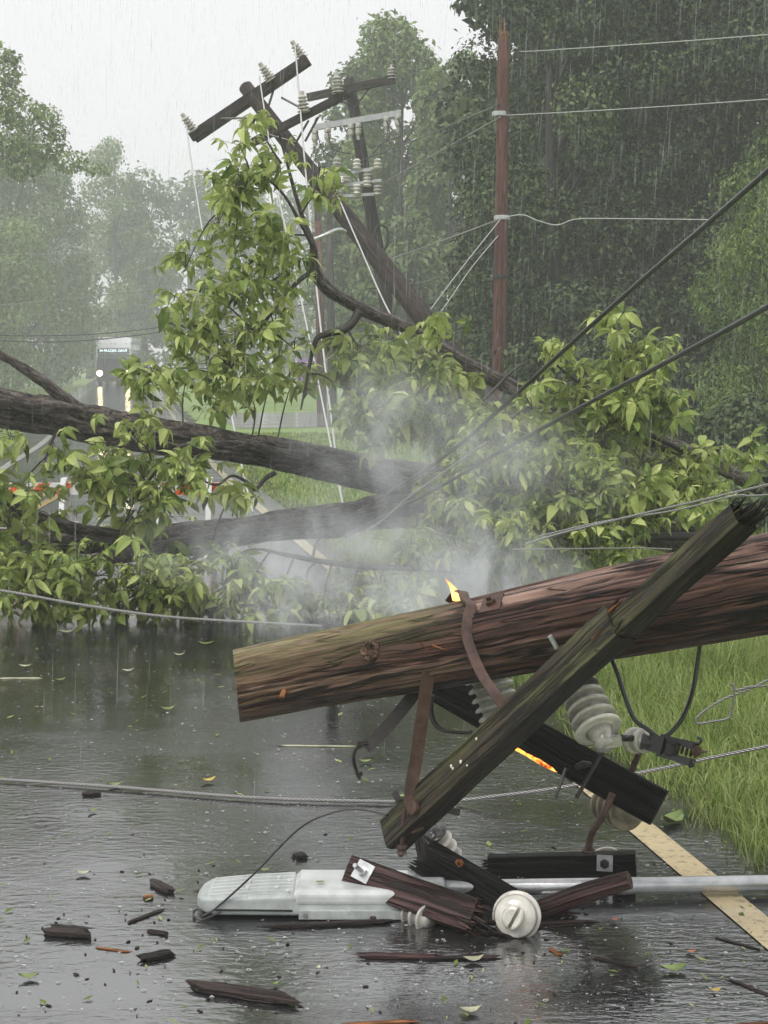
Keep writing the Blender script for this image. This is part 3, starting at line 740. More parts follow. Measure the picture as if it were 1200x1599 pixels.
C0, C1 = P(760, 1356, 5.02), P(994, 1350, 4.93)
armC = thing('crossarm_piece', 'short black crossarm piece with square washer lying level near the grey pipe', 'crossarm', C0, gA)
m = MB(); m, frC = beam(m, C0, C1, 0.088, 0.075, (0.0, -1, .12), 26, 0.004, 12, br0=0.03); m.build('beam', M['arm_dark'], armC)
plate_nut(armC, P(945, 1348, 4.905), frC[1], (0,0,1), 0.052, M['galv'], 0.004, M['darksteel'])
D0, D1 = P(548, 1366, 4.70), P(752, 1437, 4.46)
armD = thing('crossarm_piece', 'reddish brown crossarm piece with square washer and bolt, rotten broken end', 'crossarm', D1, gA)
m = MB(); m, frD = beam(m, D0, D1, 0.105, 0.085, (-.10, -1, .55), 30, 0.004, 17, br1=0.06); m.build('beam', M['arm_red'], armD)
plate_nut(armD, D0.lerp(D1, 0.13) + frD[1]*0.042 + frD[2]*-0.015, frD[1], (0.3,0,1), 0.060, M['galv'], 0.05, M['galv'])
m = MB()
for i in range(14):
    c = D1 + Vector((rd.uniform(-.05, .02), rd.uniform(-.05, .03), rd.uniform(-.035, .025)))
    m.tube([c, c + Vector((rd.uniform(.03, .10), rd.uniform(-.02, .0), rd.uniform(-.035, -.005)))], [rd.uniform(.006, .013), .003], 5)
m.build('rotten_splinters', M['debris'], armD)
stub(armD, P(606, 1412, 4.60), P(580, 1437, 4.55), 0.011, M['rust'])
E0, E1 = P(658, 1335, 4.80), P(825, 1432, 4.66)
armE = thing('crossarm_piece', 'dark crossarm piece wedged between the reddish piece and the white insulator', 'crossarm', E1, gA)
m = MB(); m, frE = beam(m, E0, E1, 0.115, 0.08, (0.1, -1, .35), 26, 0.004, 21, br0=0.04); m.build('beam', M['arm_dark'], armE)
m = MB(); c = P(718, 1348, 4.70); m.lathe([(0.013, -.01), (0.013, 0.008), (0.006, 0.01)], c, frE[1], 8); m.build('raw_splinters', M['splinter'], armE)
m = MB(); m.tube([P(652, 1300, 4.69), P(660, 1318, 4.68), P(664, 1345, 4.67)], [0.012, 0.016, 0.010], 7, smooth=3); m.tube([P(650, 1310, 4.67), P(656, 1345, 4.66)], 0.006, 7); m.build('clamp', M['darksteel'], armE)
F0, F1 = P(835, 1424, 4.62), P(984, 1374, 4.52)
armF = thing('crossarm_piece', 'reddish rounded broken timber pointing right from the white insulator', 'crossarm', F0, gA)
m = MB(); m.tube(spline([F0, F0.lerp(F1, .5) + Vector((0,0,.006)), F1], [0.032, 0.030, 0.025], 8)[0], spline([F0, F0.lerp(F1, .5), F1], [0.032, 0.030, 0.025], 8)[1], 18, True, disp=lambda th, s, r: 0.005*noise.noise(Vector((math.cos(th)*3, math.sin(th)*3, s*3))))
for i in range(9):
    c = F0.lerp(F1, rd.uniform(.0, .3)) + Vector((0, -.01, -.025)); m.tube([c, c + Vector((rd.uniform(.03, .09), 0, rd.uniform(-.03, .0)))], [.007, .002], 4)
m.build('beam', M['arm_red'], armF)

# ---- insulators: each shed its own part
def insulator(label, p0, p1, r0, r1, nshed, mats, core=0.45, droop=0.35, thick=0.42, sides=32, group='porcelain insulators in the wreck', name='insulator'):
    p0, p1 = Vector(p0), Vector(p1); ax = (p1-p0).normalized(); L = (p1-p0).length; st = L/nshed
    t = thing(name, label, 'insulator', p1, group)
    for i in range(nshed):
        r = r0 + (r1-r0)*i/max(1, nshed-1); c = p0 + ax*(st*(i+.5)); th = st*thick
        prof = [(r*core*.98, -st*.5), (r*core, -th*.75), (r*.80, -th*.45), (r*.93, -th*.25), (r*.985, -th*.02), (r, th*.2), (r*.985, th*.40), (r*.93, th*.5), (r*.75, th*.42), (r*core, th*.45), (r*core*.98, st*.5)]
        m = MB(); m.lathe(prof, c, ax, sides); m.build('shed', mats[i] if hasattr(mats, '__len__') else mats, t, smooth=True)
    return t, ax
t1, ax = insulator('grey insulator between the pole and the mossy crossarm', P(760, 1050, 4.64), P(782, 1124, 4.60), .074, .066, 5, M['porc_grey'], core=.72, thick=.6)
k = MB(); k.lathe([(0.05, -.03), (0.062, 0), (0.05, .02)], P(755, 1040, 4.64), ax, 24); k.build('cap', M['porc_black'], t1, smooth=True)
t2, ax = insulator('large insulator with black top shed below the mossy crossarm over the grass', P(901, 1066, 4.45), P(938, 1146, 4.32), .060, .072, 5,
    [M['porc_black'], M['porc_grey'], M['porc_grey'], M['porc_grey'], M['porc_white']], core=0.5, thick=0.5)
e = P(938, 1146, 4.32)
k = MB(); k.lathe([(0.042, -.012), (0.032, .006), (0.026, 0.022), (0.030, 0.034), (0.030, .046), (0.020, .052)], e, ax, 24); k.build('neck', M['porc_grey'], t2, smooth=True)
hx = Vector((1, 0, .12)).normalized(); k = MB(); k.box(e + ax*0.026 + hx*0.022 + Vector((0,-.012,0)), (0.052, 0.03, 0.026), frame(hx, (0,0,1))); k.build('clamp_ear', M['porc_grey'], t2)
k = MB(); k.tube([P(962, 1150, 4.33), P(975, 1153, 4.34), P(988, 1153, 4.36)], 0.010, 10); k.build('pin', M['blackplastic'], t2, smooth=True)
t3, ax = insulator('small white spool insulator joined to the black clamp over the grass', P(983, 1156, 4.42), P(1010, 1157, 4.36), .039, .037, 2, M['porc_white'], core=.6, thick=.75)
stub(t3, P(999, 1175, 4.46), P(987, 1203, 4.62), 0.010, M['rust'], 'stud')
t4, ax = insulator('dirty brown insulator under the end of the charred crossarm', P(940, 1256, 4.98), P(984, 1266, 4.83), .060, .068, 4, M['porc_dirty'], core=.6)
m = MB(); m.tube([P(957, 1240, 4.66), P(948, 1262, 4.64), P(936, 1284, 4.64), P(924, 1304, 4.66), P(919, 1328, 4.72)], 0.0115, 10, smooth=5); m.lathe([(0.02, 0), (0.022, .012)], P(919, 1326, 4.72), (0, 0, -1), 8); m.build('bent_stud', M['rust'], t4, smooth=True)
t5, ax = insulator('pale insulator half hidden behind the level black crossarm piece', P(943, 1334, 5.10), P(950, 1358, 5.04), .055, .055, 2, M['porc_grey'])
t6, ax = insulator('pale stacked insulator just behind the dark wedged crossarm piece', P(670, 1296, 4.92), P(705, 1345, 4.96), .056, .050, 4, [M['porc_black'], M['porc_white'], M['porc_white'], M['porc_grey']])
t7, ax = insulator('grey insulator lying under the reddish crossarm piece', P(612, 1414, 4.64), P(672, 1438, 4.50), .038, .046, 5, M['porc_grey'], core=.55)
t8, ax = insulator('white insulator facing the camera with a slotted round head', P(817, 1425, 4.58), P(806, 1431, 4.43), .058, .074, 3, M['porc_white'], core=.8, thick=.6)
e = P(805, 1432, 4.425); fr8 = frame(ax, (0.5, 0, 1))
k = MB(); k.lathe([(0.066, -.004), (0.058, .006), (0.046, .010), (0.040, .014)], e, ax, 32); k.build('collar', M['porc_white'], t8, smooth=True)
for sg, off in ((1, 0.021), (-1, 0.021)):
    k = MB(); vs, fs, n = [], [], 14; c0 = e + ax*0.008 + Vector((0.002, 0, -.002))
    u, v = fr8[2], fr8[1]
    for z, sc_ in ((0, 1.0), (0.026, 1.0), (0.034, .9), (0.037, .7)):
        for i in range(n):
            th = math.pi*i/(n-1)
            q = c0 + ax*z + u*sg*(0.005 + math.sin(th)*0.033*sc_*(1 if sg > 0 else .62)) + v*math.cos(th)*0.036*sc_
            vs.append(q)
    for j in range(3):
        for i in range(n):
            a_, b_ = j*n+i, j*n+(i+1) % n; fs.append((a_, b_, b_+n, a_+n) if sg < 0 else (b_, a_, a_+n, b_+n))
    fs.append(tuple(range(3*n, 4*n)) if sg < 0 else tuple(reversed(range(3*n, 4*n)))); k.add(vs, fs); k.build('head_lobe', M['porc_white'], t8, smooth=False)

# ---- black switch clamp on the right
cl = thing('switch_clamp', 'black hinged fuse clamp with hooks hanging over the grass', 'clamp', P(1050, 1175, 4.32))
fx = frame(P(1085, 1178, 4.28) - P(1020, 1160, 4.35), (0, -1, .2)); c = P(1012, 1158, 4.345)
k = MB(); k.tube([P(1002, 1157, 4.34), P(1022, 1162, 4.335)], [0.026, 0.014], 10); k.box(P(1026, 1162, 4.33), (0.045, 0.03, 0.05), fx); k.build('socket', M['blackplastic'], cl)
for dz, nm in ((0.026, 'jaw_plate'), (-0.026, 'jaw_plate')):
    k = MB(); k.box(P(1057, 1171, 4.31) + fx[2]*dz, (0.10, 0.034, 0.013), fx); k.box(P(1075, 1176, 4.30) + fx[2]*dz*.9, (0.04, 0.044, 0.022), fx); k.build(nm, M['blackplastic'], cl)
k = MB(); k.box(P(1048, 1169, 4.315), (0.05, 0.012, 0.044), fx); k.tube([P(1040, 1165, 4.295), P(1047, 1158, 4.29), P(1056, 1163, 4.29), P(1052, 1176, 4.29), P(1042, 1178, 4.29)], 0.004, 6, smooth=4); k.build('spring', M['darksteel'], cl)
k = MB()
for j in range(5): k.lathe([(0.012, 0), (0.012, .003)], P(1058+j*7, 1170+j*2, 4.29), fx[0], 8)
k.build('spring', M['darksteel'], cl)
k = MB(); k.tube([P(1078, 1160, 4.29), P(1092, 1161, 4.285), P(1095, 1155, 4.285), P(1089, 1152, 4.285)], 0.0045, 7, smooth=4); k.build('hook', M['blackplastic'], cl)
k = MB(); k.tube([P(1070, 1185, 4.29), P(1080, 1189, 4.285), P(1083, 1195, 4.285), P(1076, 1197, 4.285)], 0.0055, 7, smooth=4); k.build('hook', M['blackplastic'], cl)
k = MB(); k.tube([P(1078, 1175, 4.29), P(1106, 1174, 4.27)], [0.006, 0.003], 7); k.lathe([(0.016, -.004), (0.016, .004), (0.008, .005)], P(1088, 1173, 4.28), (0.2, -1, 0), 14); k.build('pin', M['rust'], cl)

# ---- flame
fl_ = thing('flame', 'small orange flame burning on top of the fallen pole', 'flame', P(712, 936, 4.55))
m = MB()
fb, ft = P(713, 938, 4.58), P(695, 904, 4.58)
vs, fs, tcv = [], [], []
for i in range(13):
    f = i/12; c = fb.lerp(ft, f) + Vector((0.010*math.sin(f*3.0), 0, 0)); r = 0.0135*math.sin(math.pi*min(1, .22+.78*f)**.8)*(1.02-f*.25) if f < 1 else 0.0004
    for k_ in range(10):
        th = 2*math.pi*k_/10; vs.append(c + Vector((math.cos(th)*r, math.sin(th)*r, 0))); tcv.append((0, 0, f))
for i in range(12):
    for k_ in range(10): fs.append((i*10+k_, i*10+(k_+1) % 10, (i+1)*10+(k_+1) % 10, (i+1)*10+k_))
m.add(vs, fs, tcv); m.build('flame_tongue', M['flame'], fl_, smooth=True)

# ---- fallen street light
S0 = G(304, 1436); SD = S0.y
sl = thing('street_light', 'pale grey street light head lying on its grey pipe arm on the wet road', 'street light', (S0.x, SD, 0))
def sect(m, prof_list, tcs=True):
    vs, fs = [], []; n = len(prof_list[0][1])
    for (x, pr) in prof_list:
        for (y, z) in pr: vs.append((x, y, z))
    for i in range(len(prof_list)-1):
        for k in range(n):
            a_, b_ = i*n+k, i*n+(k+1) % n; fs.append((a_, a_+n, b_+n, b_))
    fs.append(tuple(range(n))); fs.append(tuple(reversed(range((len(prof_list)-1)*n, len(prof_list)*n)))); return m.add(vs, fs)
def rrect(y0, y1, z0, z1, r, n=4):
    out = []
    for (cy_, cz_, a0) in ((y1-r, z0+r, -90), (y1-r, z1-r, 0), (y0+r, z1-r, 90), (y0+r, z0+r, 180)):
        for i in range(n+1):
            th = math.radians(a0 + 90*i/n); out.append((cy_ + r*math.cos(th), cz_ + r*math.sin(th)))
    return out
def rsq(y0, y1, z0, z1, r): return rrect(y0, y1, z0*.76, z1*.76, r*.72)
X0 = S0.x; yf, yb = SD + 0.0, SD + 0.21
m = MB()
sect(m, [(X0, rsq(yf+.07, yb-.07, .028, .058, .012)), (X0+.012, rsq(yf+.035, yb-.035, .022, .073, .014)), (X0+.035, rsq(yf+.012, yb-.012, .016, .083, .016)),
         (X0+.07, rsq(yf+.003, yb-.003, .012, .088, .018)), (X0+.30, rsq(yf, yb, .010, .100, .02)), (X0+.68, rsq(yf, yb, .012, .100, .022)), (X0+.70, rsq(yf+.02, yb-.02, .016, .090, .025)), (X0+.74, rsq(yf+.09, yb-.09, .016, .074, .025))])
m.build('housing', M['lum_grey'], sl, smooth=False)
m = MB(); sect(m, [(X0+.305, rsq(yf+.004, yb-.004, .05, .104, .022)), (X0+.318, rsq(yf-.004, yb+.004, .05, .118, .026)), (X0+.655, rsq(yf-.004, yb+.004, .05, .116, .026)), (X0+.675, rsq(yf+.003, yb-.003, .05, .104, .022))])
m.build('cover', M['lum_white'], sl, smooth=False)
for i in range(6):
    y = yf + 0.025 + i*0.031; m = MB(); m.tube([(X0+.045, y, .063), (X0+.16, y, .0745), (X0+.30, y, .082)], 0.01, 4, True, flat=((0,0,1), 0.006, 0.011)); m.build('fin', M['lum_white'], sl)
for (x, i) in ((.16, 1), (.16, 3), (.25, 1), (.25, 4), (.285, 0), (.285, 3)):
    m = MB(); m.lathe([(0.008, 0), (0.008, .018), (0.006, .021)], (X0+x, yf+.025+i*.031, .065), (0,0,1), 12); m.build('boss', M['lum_white'], sl, smooth=False)
m = MB(); m.box((X0+.49, yf-.006, .017), (0.34, 0.012, 0.026)); m.build('door', M['lum_grey'], sl)
m = MB(); m.tube([(X0+.06, yf-.001, .030), (X0+.30, yf-.002, .028)], .003, 4, True, flat=((0, 0, 1), .004, .005)); m.build('lens_gasket', M['blackplastic'], sl)
for x in (.34, .62): m = MB(); m.lathe([(.007, 0), (.007, .003)], (X0+x, yf-.012, .018), (0, -1, 0), 10); m.build('screw', M['galv'], sl)
pa, pb = Vector((X0+.66, SD+.135, .048)), P(1330, 1402, 4.80); pb.z = 0.036
m = MB(); m.tube([pa, pa.lerp(pb, .5), pb + (pb-pa)*.5], 0.0262, 24, True); m.build('pipe_arm', M['galv'], sl, smooth=True)
m = MB(); m.lathe([(0.034, 0), (0.036, .01), (0.036, .09), (0.034, .10)], pa + Vector((.01, 0, 0)), pb-pa, 20); m.build('sleeve', M['lum_grey'], sl, smooth=True)

# ================================================================== the fallen tree across the road
ft_o = P(980, 835, 12.6); ft_o.z = 0
ftree = thing('fallen_tree', 'large leafy tree fallen across the whole road behind the broken pole', 'tree', ft_o)
def bark_disp(amp):
    def f(th, s, r):
        x, y = math.cos(th), math.sin(th); k = r*22
        n1 = noise.noise(Vector((x*k, y*k, s*2.2))); n2 = noise.noise(Vector((x*k*2.3+4, y*k*2.3, s*4+3)))
        return amp*r*(0.14*n1 - 0.24*max(0, 1-abs(n1)/0.2) + 0.11*n2) + r*0.10*noise.noise(Vector((x*.9+7, y*.9, s*1.4)))
    return f
LIMBS = []
def limb(name, pts, rad, sides, bark=True, k=8, amp=1.0):
    q = [P(x, y, D) for (x, y, D) in pts]
    m = MB(); sp, sr = spline(q, rad, k); m.tube(sp, sr, sides, True, disp=bark_disp(amp) if bark else None)
    o = m.build(name, M['bark'] if bark else M['twig'], ftree, smooth=True)
    for i in range(0, len(sp), 2): LIMBS.append((sp[i], sr[i]))
    return o
def zip3(xy, d0, d1):
    n = len(xy); return [(x, y, d0 + (d1-d0)*i/(n-1)) for i, (x, y) in enumerate(xy)]
limb('trunk', zip3([(-160,622),(0,638),(150,664),(300,688),(420,708),(520,727),(620,748),(760,775),(900,800),(1100,836)], 10.6, 12.6), [.13,.13,.145,.118,.118,.13,.145,.16,.17,.18], 72, k=22)
limb('trunk', zip3([(-160,850),(0,846),(150,843),(300,838),(420,824),(520,813),(620,798),(780,800),(950,815)], 10.2, 12.2), [.088,.088,.095,.10,.11,.12,.13,.14,.15], 64, k=22)
limb('limb', zip3([(-80,600),(0,620),(60,632),(130,640)], 10.55, 10.75), [.06,.07,.07,.02], 24)
limb('limb', zip3([(30,905),(150,876),(250,860),(345,846)], 10.0, 10.45), [.03,.05,.062,.07], 22)
limb('limb', zip3([(-80,508),(0,553),(60,590),(105,628),(135,656)], 10.7, 10.95), [.028,.034,.042,.052,.06], 20)
limb('limb', zip3([(-60,752),(0,778),(50,805),(110,825),(185,840)], 9.9, 10.2), [.035,.04,.045,.05,.05], 20)
limb('limb', zip3([(432,190),(447,250),(470,330),(489,382),(494,425),(518,455),(560,480),(620,505),(690,545),(740,575),(835,620),(960,668),(1095,714),(1190,765)], 10.5, 11.7), [.007,.011,.016,.024,.042,.050,.050,.050,.055,.060,.064,.062,.060,.055], 20)
limb('branch', zip3([(562,486),(542,512),(508,522),(492,535),(478,600),(470,640)], 10.9, 10.7), [.034,.030,.024,.018,.010,.006], 12, False)
limb('branch', zip3([(489,384),(468,345),(440,300),(400,270),(375,300)], 10.6, 10.5), [.018,.013,.009,.007,.004], 10, False)
limb('branch', zip3([(493,420),(465,440),(440,470),(400,520),(350,590)], 10.7, 10.4), [.02,.016,.013,.010,.005], 10, False)
limb('branch', zip3([(440,255),(420,225),(405,190)], 10.5, 10.4), [.008,.006,.004], 8, False)
limb('branch', zip3([(470,335),(490,300),(500,265)], 10.5, 10.5), [.009,.006,.004], 8, False)
limb('branch', zip3([(430,738),(414,748),(398,765),(385,752),(362,743),(340,757),(320,752)], 11.0, 10.8), [.02,.016,.013,.012,.010,.009,.006], 10, False)
limb('branch', zip3([(300,694),(270,705),(240,740),(205,790)], 10.7, 10.2), [.022,.016,.012,.006], 10, False)
limb('branch', zip3([(85,680),(75,700),(68,730),(63,745)], 10.7, 10.5), [.012,.010,.008,.005], 8, False)
limb('branch', zip3([(100,632),(85,642),(60,625),(42,614)], 10.8, 10.6), [.014,.010,.007,.004], 8, False)
limb('branch', zip3([(330,850),(300,875),(250,905),(200,935)], 10.3, 9.95), [.018,.014,.010,.006], 8, False)
limb('branch', zip3([(410,858),(480,873),(560,884),(650,888),(740,892)], 9.9, 10.2), [.010,.018,.022,.02,.02], 10, False)
limb('branch', zip3([(488,874),(492,855),(500,838)], 9.9, 10.0), [.012,.009,.005], 8, False)
limb('branch', zip3([(150,876),(110,905),(60,930)], 10.0, 9.8), [.014,.010,.005], 8, False)
limb('branch', zip3([(1085,712),(1040,690),(1005,672),(985,640),(975,590),(960,520)], 11.3, 11.0), [.024,.02,.018,.014,.010,.004], 10, False)
limb('branch', zip3([(1000,676),(960,640),(920,610),(870,570),(850,545)], 11.2, 10.9), [.018,.014,.011,.008,.004], 10, False)
limb('branch', zip3([(980,640),(1020,600),(1050,560)], 11.1, 11.0), [.012,.008,.004], 8, False)
limb('branch', zip3([(740,640),(780,600),(800,580),(830,560)], 11.1, 11.2), [.016,.012,.008,.004], 8, False)
limb('branch', zip3([(700,560),(720,620),(760,655),(800,652)], 11.0, 10.9), [.02,.016,.012,.008], 8, False)
limb('branch', zip3([(850,810),(830,780),(815,740),(800,700)], 11.6, 11.0), [.03,.02,.014,.006], 10, False)
limb('branch', zip3([(880,860),(930,828),(990,800),(1060,770)], 10.9, 11.2), [.018,.022,.022,.018], 10, False)
limb('branch', zip3([(980,860),(1010,840),(1080,838),(1150,836)], 11.0, 11.3), [.02,.03,.035,.035], 12, False)
limb('branch', zip3([(1090,712),(1120,700),(1150,700),(1190,720)], 11.3, 11.1), [.014,.010,.008,.004], 8, False)
# leaf-bearing regions, as photo pixel centre, radii and distance
BLOBS = []
def bl(lst, D, dv=0.25, dens=1.0):
    for (x, y, rx, ry) in lst: BLOBS.append((x, y, rx, ry, D, dv, dens))
bl([(395,200,34,24),(372,245,30,34),(425,248,28,26),(352,275,18,14),(382,300,42,26),(405,345,42,28),(340,350,36,22),(500,262,15,20),(505,306,11,10),(365,392,46,28),(430,392,40,34),(290,418,34,24),(312,455,40,28),
    (395,445,50,36),(452,430,24,32),(345,495,58,34),(275,500,24,22),(430,510,42,40),(315,545,56,34),(238,582,40,22),(380,570,50,36),(460,545,22,26)], 10.45, .25, .8)
bl([(290,596,52,26),(345,628,40,18),(228,606,22,12),(425,590,34,28),(455,600,26,24),(395,620,20,24)], 11.5)
bl([(555,540,36,26),(618,538,40,18),(678,515,20,28),(580,580,52,34),(640,590,52,34),(540,610,30,44),(690,620,52,34),(600,650,60,42),(730,662,54,34),(705,590,30,22),(655,670,48,30),(650,555,40,20)], 10.9, .28, 1.3)
bl([(962,498,20,26),(985,560,44,36),(860,548,26,18),(905,602,52,34),(965,622,52,34),(1048,560,30,30),(1030,632,44,34),(832,640,42,28),(785,690,46,34),(862,690,62,34),(945,690,56,34),(1005,722,44,24),(1120,716,44,18),(1065,735,54,22),(1160,715,30,18)], 11.0, .28, 1.3)
bl([(800,755,62,34),(880,765,62,38),(960,785,54,36),(730,775,54,40),(700,830,54,38),(785,835,62,38),(865,845,54,34),(940,835,54,26),(1000,790,44,26),(640,875,46,34),(725,875,36,26),(820,885,44,22),(900,875,40,20),(1050,790,40,24),(690,800,40,30),(760,720,50,30),(830,720,50,30),(910,730,50,30),(1100,770,40,20),(990,760,40,24)], 10.6, .3, 1.4)
bl([(215,688,34,26),(178,730,52,32),(150,770,50,32),(228,755,46,44),(252,812,32,44),(195,815,54,26),(128,722,16,14),(282,725,26,34),(325,718,26,26),(362,775,14,34),(300,752,20,22)], 10.15, .25, .8)
bl([(16,688,24,14),(82,705,9,12),(5,765,22,14),(15,822,44,30),(70,865,54,24),(25,900,46,34),(90,908,54,32),(45,945,52,20),(150,900,52,34),(205,918,62,34),(130,948,54,16),(262,900,52,40),(295,932,42,26),(230,957,54,12),(325,958,24,10),(50,815,30,16),(45,768,30,10)], 9.9, .22, 1.0)
bl([(368,885,30,40),(395,922,24,34),(430,952,46,16),(480,930,52,24),(540,950,52,16),(555,915,40,20),(600,940,46,24),(650,922,46,24),(390,962,34,8),(345,868,16,20),(500,962,60,8),(590,965,40,6)], 10.1, .22, 1.1)
# ---- compound leaf meshes: five drooping leaflets on a stalk
def leaf_mesh(seed, scale=1.0):
    r = random.Random(seed); vs, fs, cvs = [], [], []
    nl = r.choice((5, 5, 6, 7))
    for i in range(nl):
        az = 2*math.pi*(i + r.uniform(-.25, .25))/nl; L = r.uniform(0.11, 0.18)*scale*(1.15 if i % nl == 0 else 1.0); W = L*r.uniform(.36, .46)
        d = Vector((math.cos(az), math.sin(az), r.uniform(-.1, .25))); dn = Vector((0, 0, -1))
        side = d.cross(Vector((0,0,1))).normalized()
        base = d*0.008; prev = base; b = len(vs); c = r.uniform(.1, .9)
        dr = r.uniform(.4, 1.25); pts = []
        for (f, wd) in ((0.02, .10), (.30, .85), (.58, 1.0), (.82, .6), (1.0, .0)):
            q = base + d*L*f*(1-.30*dr*f) + dn*L*dr*f*f*.85
            pts.append((q, wd*W*.5))
        for (q, hw) in pts[:-1]:
            cup = r.uniform(.2, .6)*hw
            vs += [q - side*hw + Vector((0,0,cup)), q, q + side*hw + Vector((0,0,cup))]
        vs.append(pts[-1][0])
        for s in range(3):
            o = b + s*3
            fs += [(o, o+1, o+4, o+3), (o+1, o+2, o+5, o+4)]
        o = b + 9; fs += [(o, o+1, o+3), (o+1, o+2, o+3)]
        cvs += [c]*13
    return vs, fs, cvs
LM = []
for sd2 in range(14):
    vs, fs, cvs = leaf_mesh(900+sd2)
    me = bpy.data.meshes.new('leaf'); me.from_pydata(vs, [], fs); at = me.attributes.new('cv', 'FLOAT', 'POINT'); at.data.foreach_set('value', cvs)
    me.update(); me.materials.append(M['leaf']); LM.append((me, vs, fs, cvs))
rl = random.Random(77); leaves = []; tw = MB()
LP_ = np.array([tuple(p) for p, r in LIMBS])
for (x, y, rx, ry, D, dv, dens) in BLOBS:
    c = P(x, y, D + rl.uniform(-dv, dv)*.5)
    i = int(np.argmin(((LP_ - np.array(c))**2).sum(1))); a = LIMBS[i][0]
    mid = a.lerp(c, .5) + Vector((rl.uniform(-.04, .04), rl.uniform(-.04, .04), .05))
    tw.tube([a, mid, c], [.008, .006, .003], 5, smooth=4)
    nsub = max(2, int(rx*ry*dens/215))
    for k_ in range(nsub):
        ph, rr_ = rl.uniform(0, 6.283), math.sqrt(rl.random())
        sx, sy, sD = x + math.cos(ph)*rr_*rx*1.02, y - 6 + math.sin(ph)*rr_*ry*1.02, D + rl.gauss(0, .8)*dv
        sc0 = P(sx, sy, sD)
        if sc0.z < .08: sc0.z = .08
        tw.tube([c, c.lerp(sc0, .6) + Vector((rl.uniform(-.03, .03), 0, .04)), sc0], [.004, .0032, .0022], 4, smooth=3)
        for j in range(rl.randint(3, 6)):
            q = sc0 + Vector((rl.gauss(0, .075), rl.gauss(0, .075), rl.gauss(-.02, .06)))
            if q.z < 0.05: q.z = 0.05 + rl.random()*.06
            leaves.append(q); tw.tube([sc0, q], [.0018, .0014], 3)
tag(tw.build('twigs', M['twig'], ftree), kind='stuff')
order = sorted(range(len(leaves)), key=lambda i: leaves[i].y - 0.6*rl.random())
near = set(order[:300]); rest = MB(); rest_cv = []
for i, q in enumerate(leaves):
    me, vs, fs, cvs = LM[rl.randrange(14)]
    rot = Matrix.Rotation(rl.uniform(0, 6.283), 4, 'Z'); tilt = Matrix.Rotation(rl.gauss(0, .55), 4, 'X') @ Matrix.Rotation(rl.gauss(0, .55), 4, 'Y')
    sc_ = rl.choice((.36, .48, .60, .72, .92))*rl.uniform(.85, 1.15)
    mt = Matrix.Translation(q) @ tilt @ rot @ Matrix.Scale(sc_, 4)
    if i in near:
        o = bpy.data.objects.new('leaf', me); COL.objects.link(o); o.parent = ftree; o.matrix_local = Matrix.Translation(-ft_o) @ mt
    else:
        rest.add([mt @ Vector(v) for v in vs], fs, None, 0.5); off = rl.random(); rest_cv += [(c + off) % 1.0 for c in cvs]
rest.cv = rest_cv
lo = rest.build('leaves', M['leaf'], ftree, kind='stuff')

# ================================================================== standing and leaning utility poles
def arm_box(m, p0, p1, w_, h_):
    a, n1, n2 = frame(Vector(p1)-Vector(p0), (0, 0, 1)); m.box((Vector(p0)+Vector(p1))/2, ((Vector(p1)-Vector(p0)).length, h_, w_), (a, n1, n2)); return m
def small_insulator(par, p, ax, r=.075, n=4, mat=None, h=.2):
    m = MB(); ax = Vector(ax).normalized(); st = h/n; prof = [(r*.3, 0)]
    for i in range(n): prof += [(r*.45, st*i+.004), (r*(1-.08*i), st*i+st*.35), (r*(1-.08*i), st*i+st*.55), (r*.45, st*(i+.95))]
    prof += [(r*.35, h), (r*.35, h+.05), (r*.2, h+.06)]; m.lathe(prof, p, ax, 14); return m.build('insulator', mat or M['porc_grey'], par, smooth=False)
# ---- pole leaning over the road
T0, T1 = P(384, 136, 21.0), P(905, 808, 17.0); T1.z = -.05
lean = thing('leaning_utility_pole', 'dark utility pole leaning steeply left over the road with tilted crossarm', 'utility pole', T1)
m = MB(); m.tube([T0.lerp(T1, i/30) for i in range(31)], [.098 + .0016*i for i in range(31)], 20, True, disp=lambda th, s, r: .006*noise.noise(Vector((math.cos(th)*4, math.sin(th)*4, s*.7)))); m.build('shaft', M['far_pole'], lean, smooth=True)
for dD, dx, dy in ((-.15, 0, 0), (.15, 6, 2)):
    m = MB(); arm_box(m, P(298+dx, 214+dy, 21.1+dD), P(481+dx*.3, 92+dy, 20.9+dD), .09, .125); m.build('crossarm', M['far_pole'], lean)
up_ = Vector((-.55, 0, .83))
ins_pts = [(303, 207, (-.3, -.1, .3)), (424, 128, (-.2, -.1, .5)), (474, 94, (-.2, -.1, .5)), (478, 172, (0, 0, 1))]
for (x, y, ax) in ins_pts[:3]: small_insulator(lean, P(x, y-2, 20.8), (-.5, -.2, .75), .085, 5, M['porc_grey'], .22)
for (a_, b_) in (((428, 138), (412, 190)), ((345, 185), (410, 183)), ((440, 152), (470, 168))):
    m = MB(); m.tube([P(*a_, 20.85), P(*b_, 20.7)], .016, 6); m.build('brace', M['darksteel'], lean)
# second, lower arm of the leaning pole
m = MB(); arm_box(m, P(395, 222, 20.3), P(545, 145, 20.1), .08, .10); m.build('crossarm', M['far_pole'], lean)
for (x, y) in ((475, 176), (528, 146)): small_insulator(lean, P(x, y, 20.1), (-.1, 0, 1), .085, 5, M['porc_grey'], .22)
small_insulator(lean, P(385, 222, 20.2), (-.2, 0, 1), .08, 5, M['porc_grey'], .22)
for (a_, b_) in (((482, 188), (458, 230)), ((420, 210), (462, 222)), ((497, 183), (477, 220))):
    m = MB(); m.tube([P(*a_, 20.05), P(*b_, 19.9)], .015, 6); m.build('brace', M['darksteel'], lean)
m = MB(); m.tube([P(463, 383, 18.9), P(500, 370, 18.8), P(528, 358, 18.9), P(540, 362, 19.0)], .024, 8, smooth=4); m.build('standoff_bracket', M['galv'], lean, smooth=True)
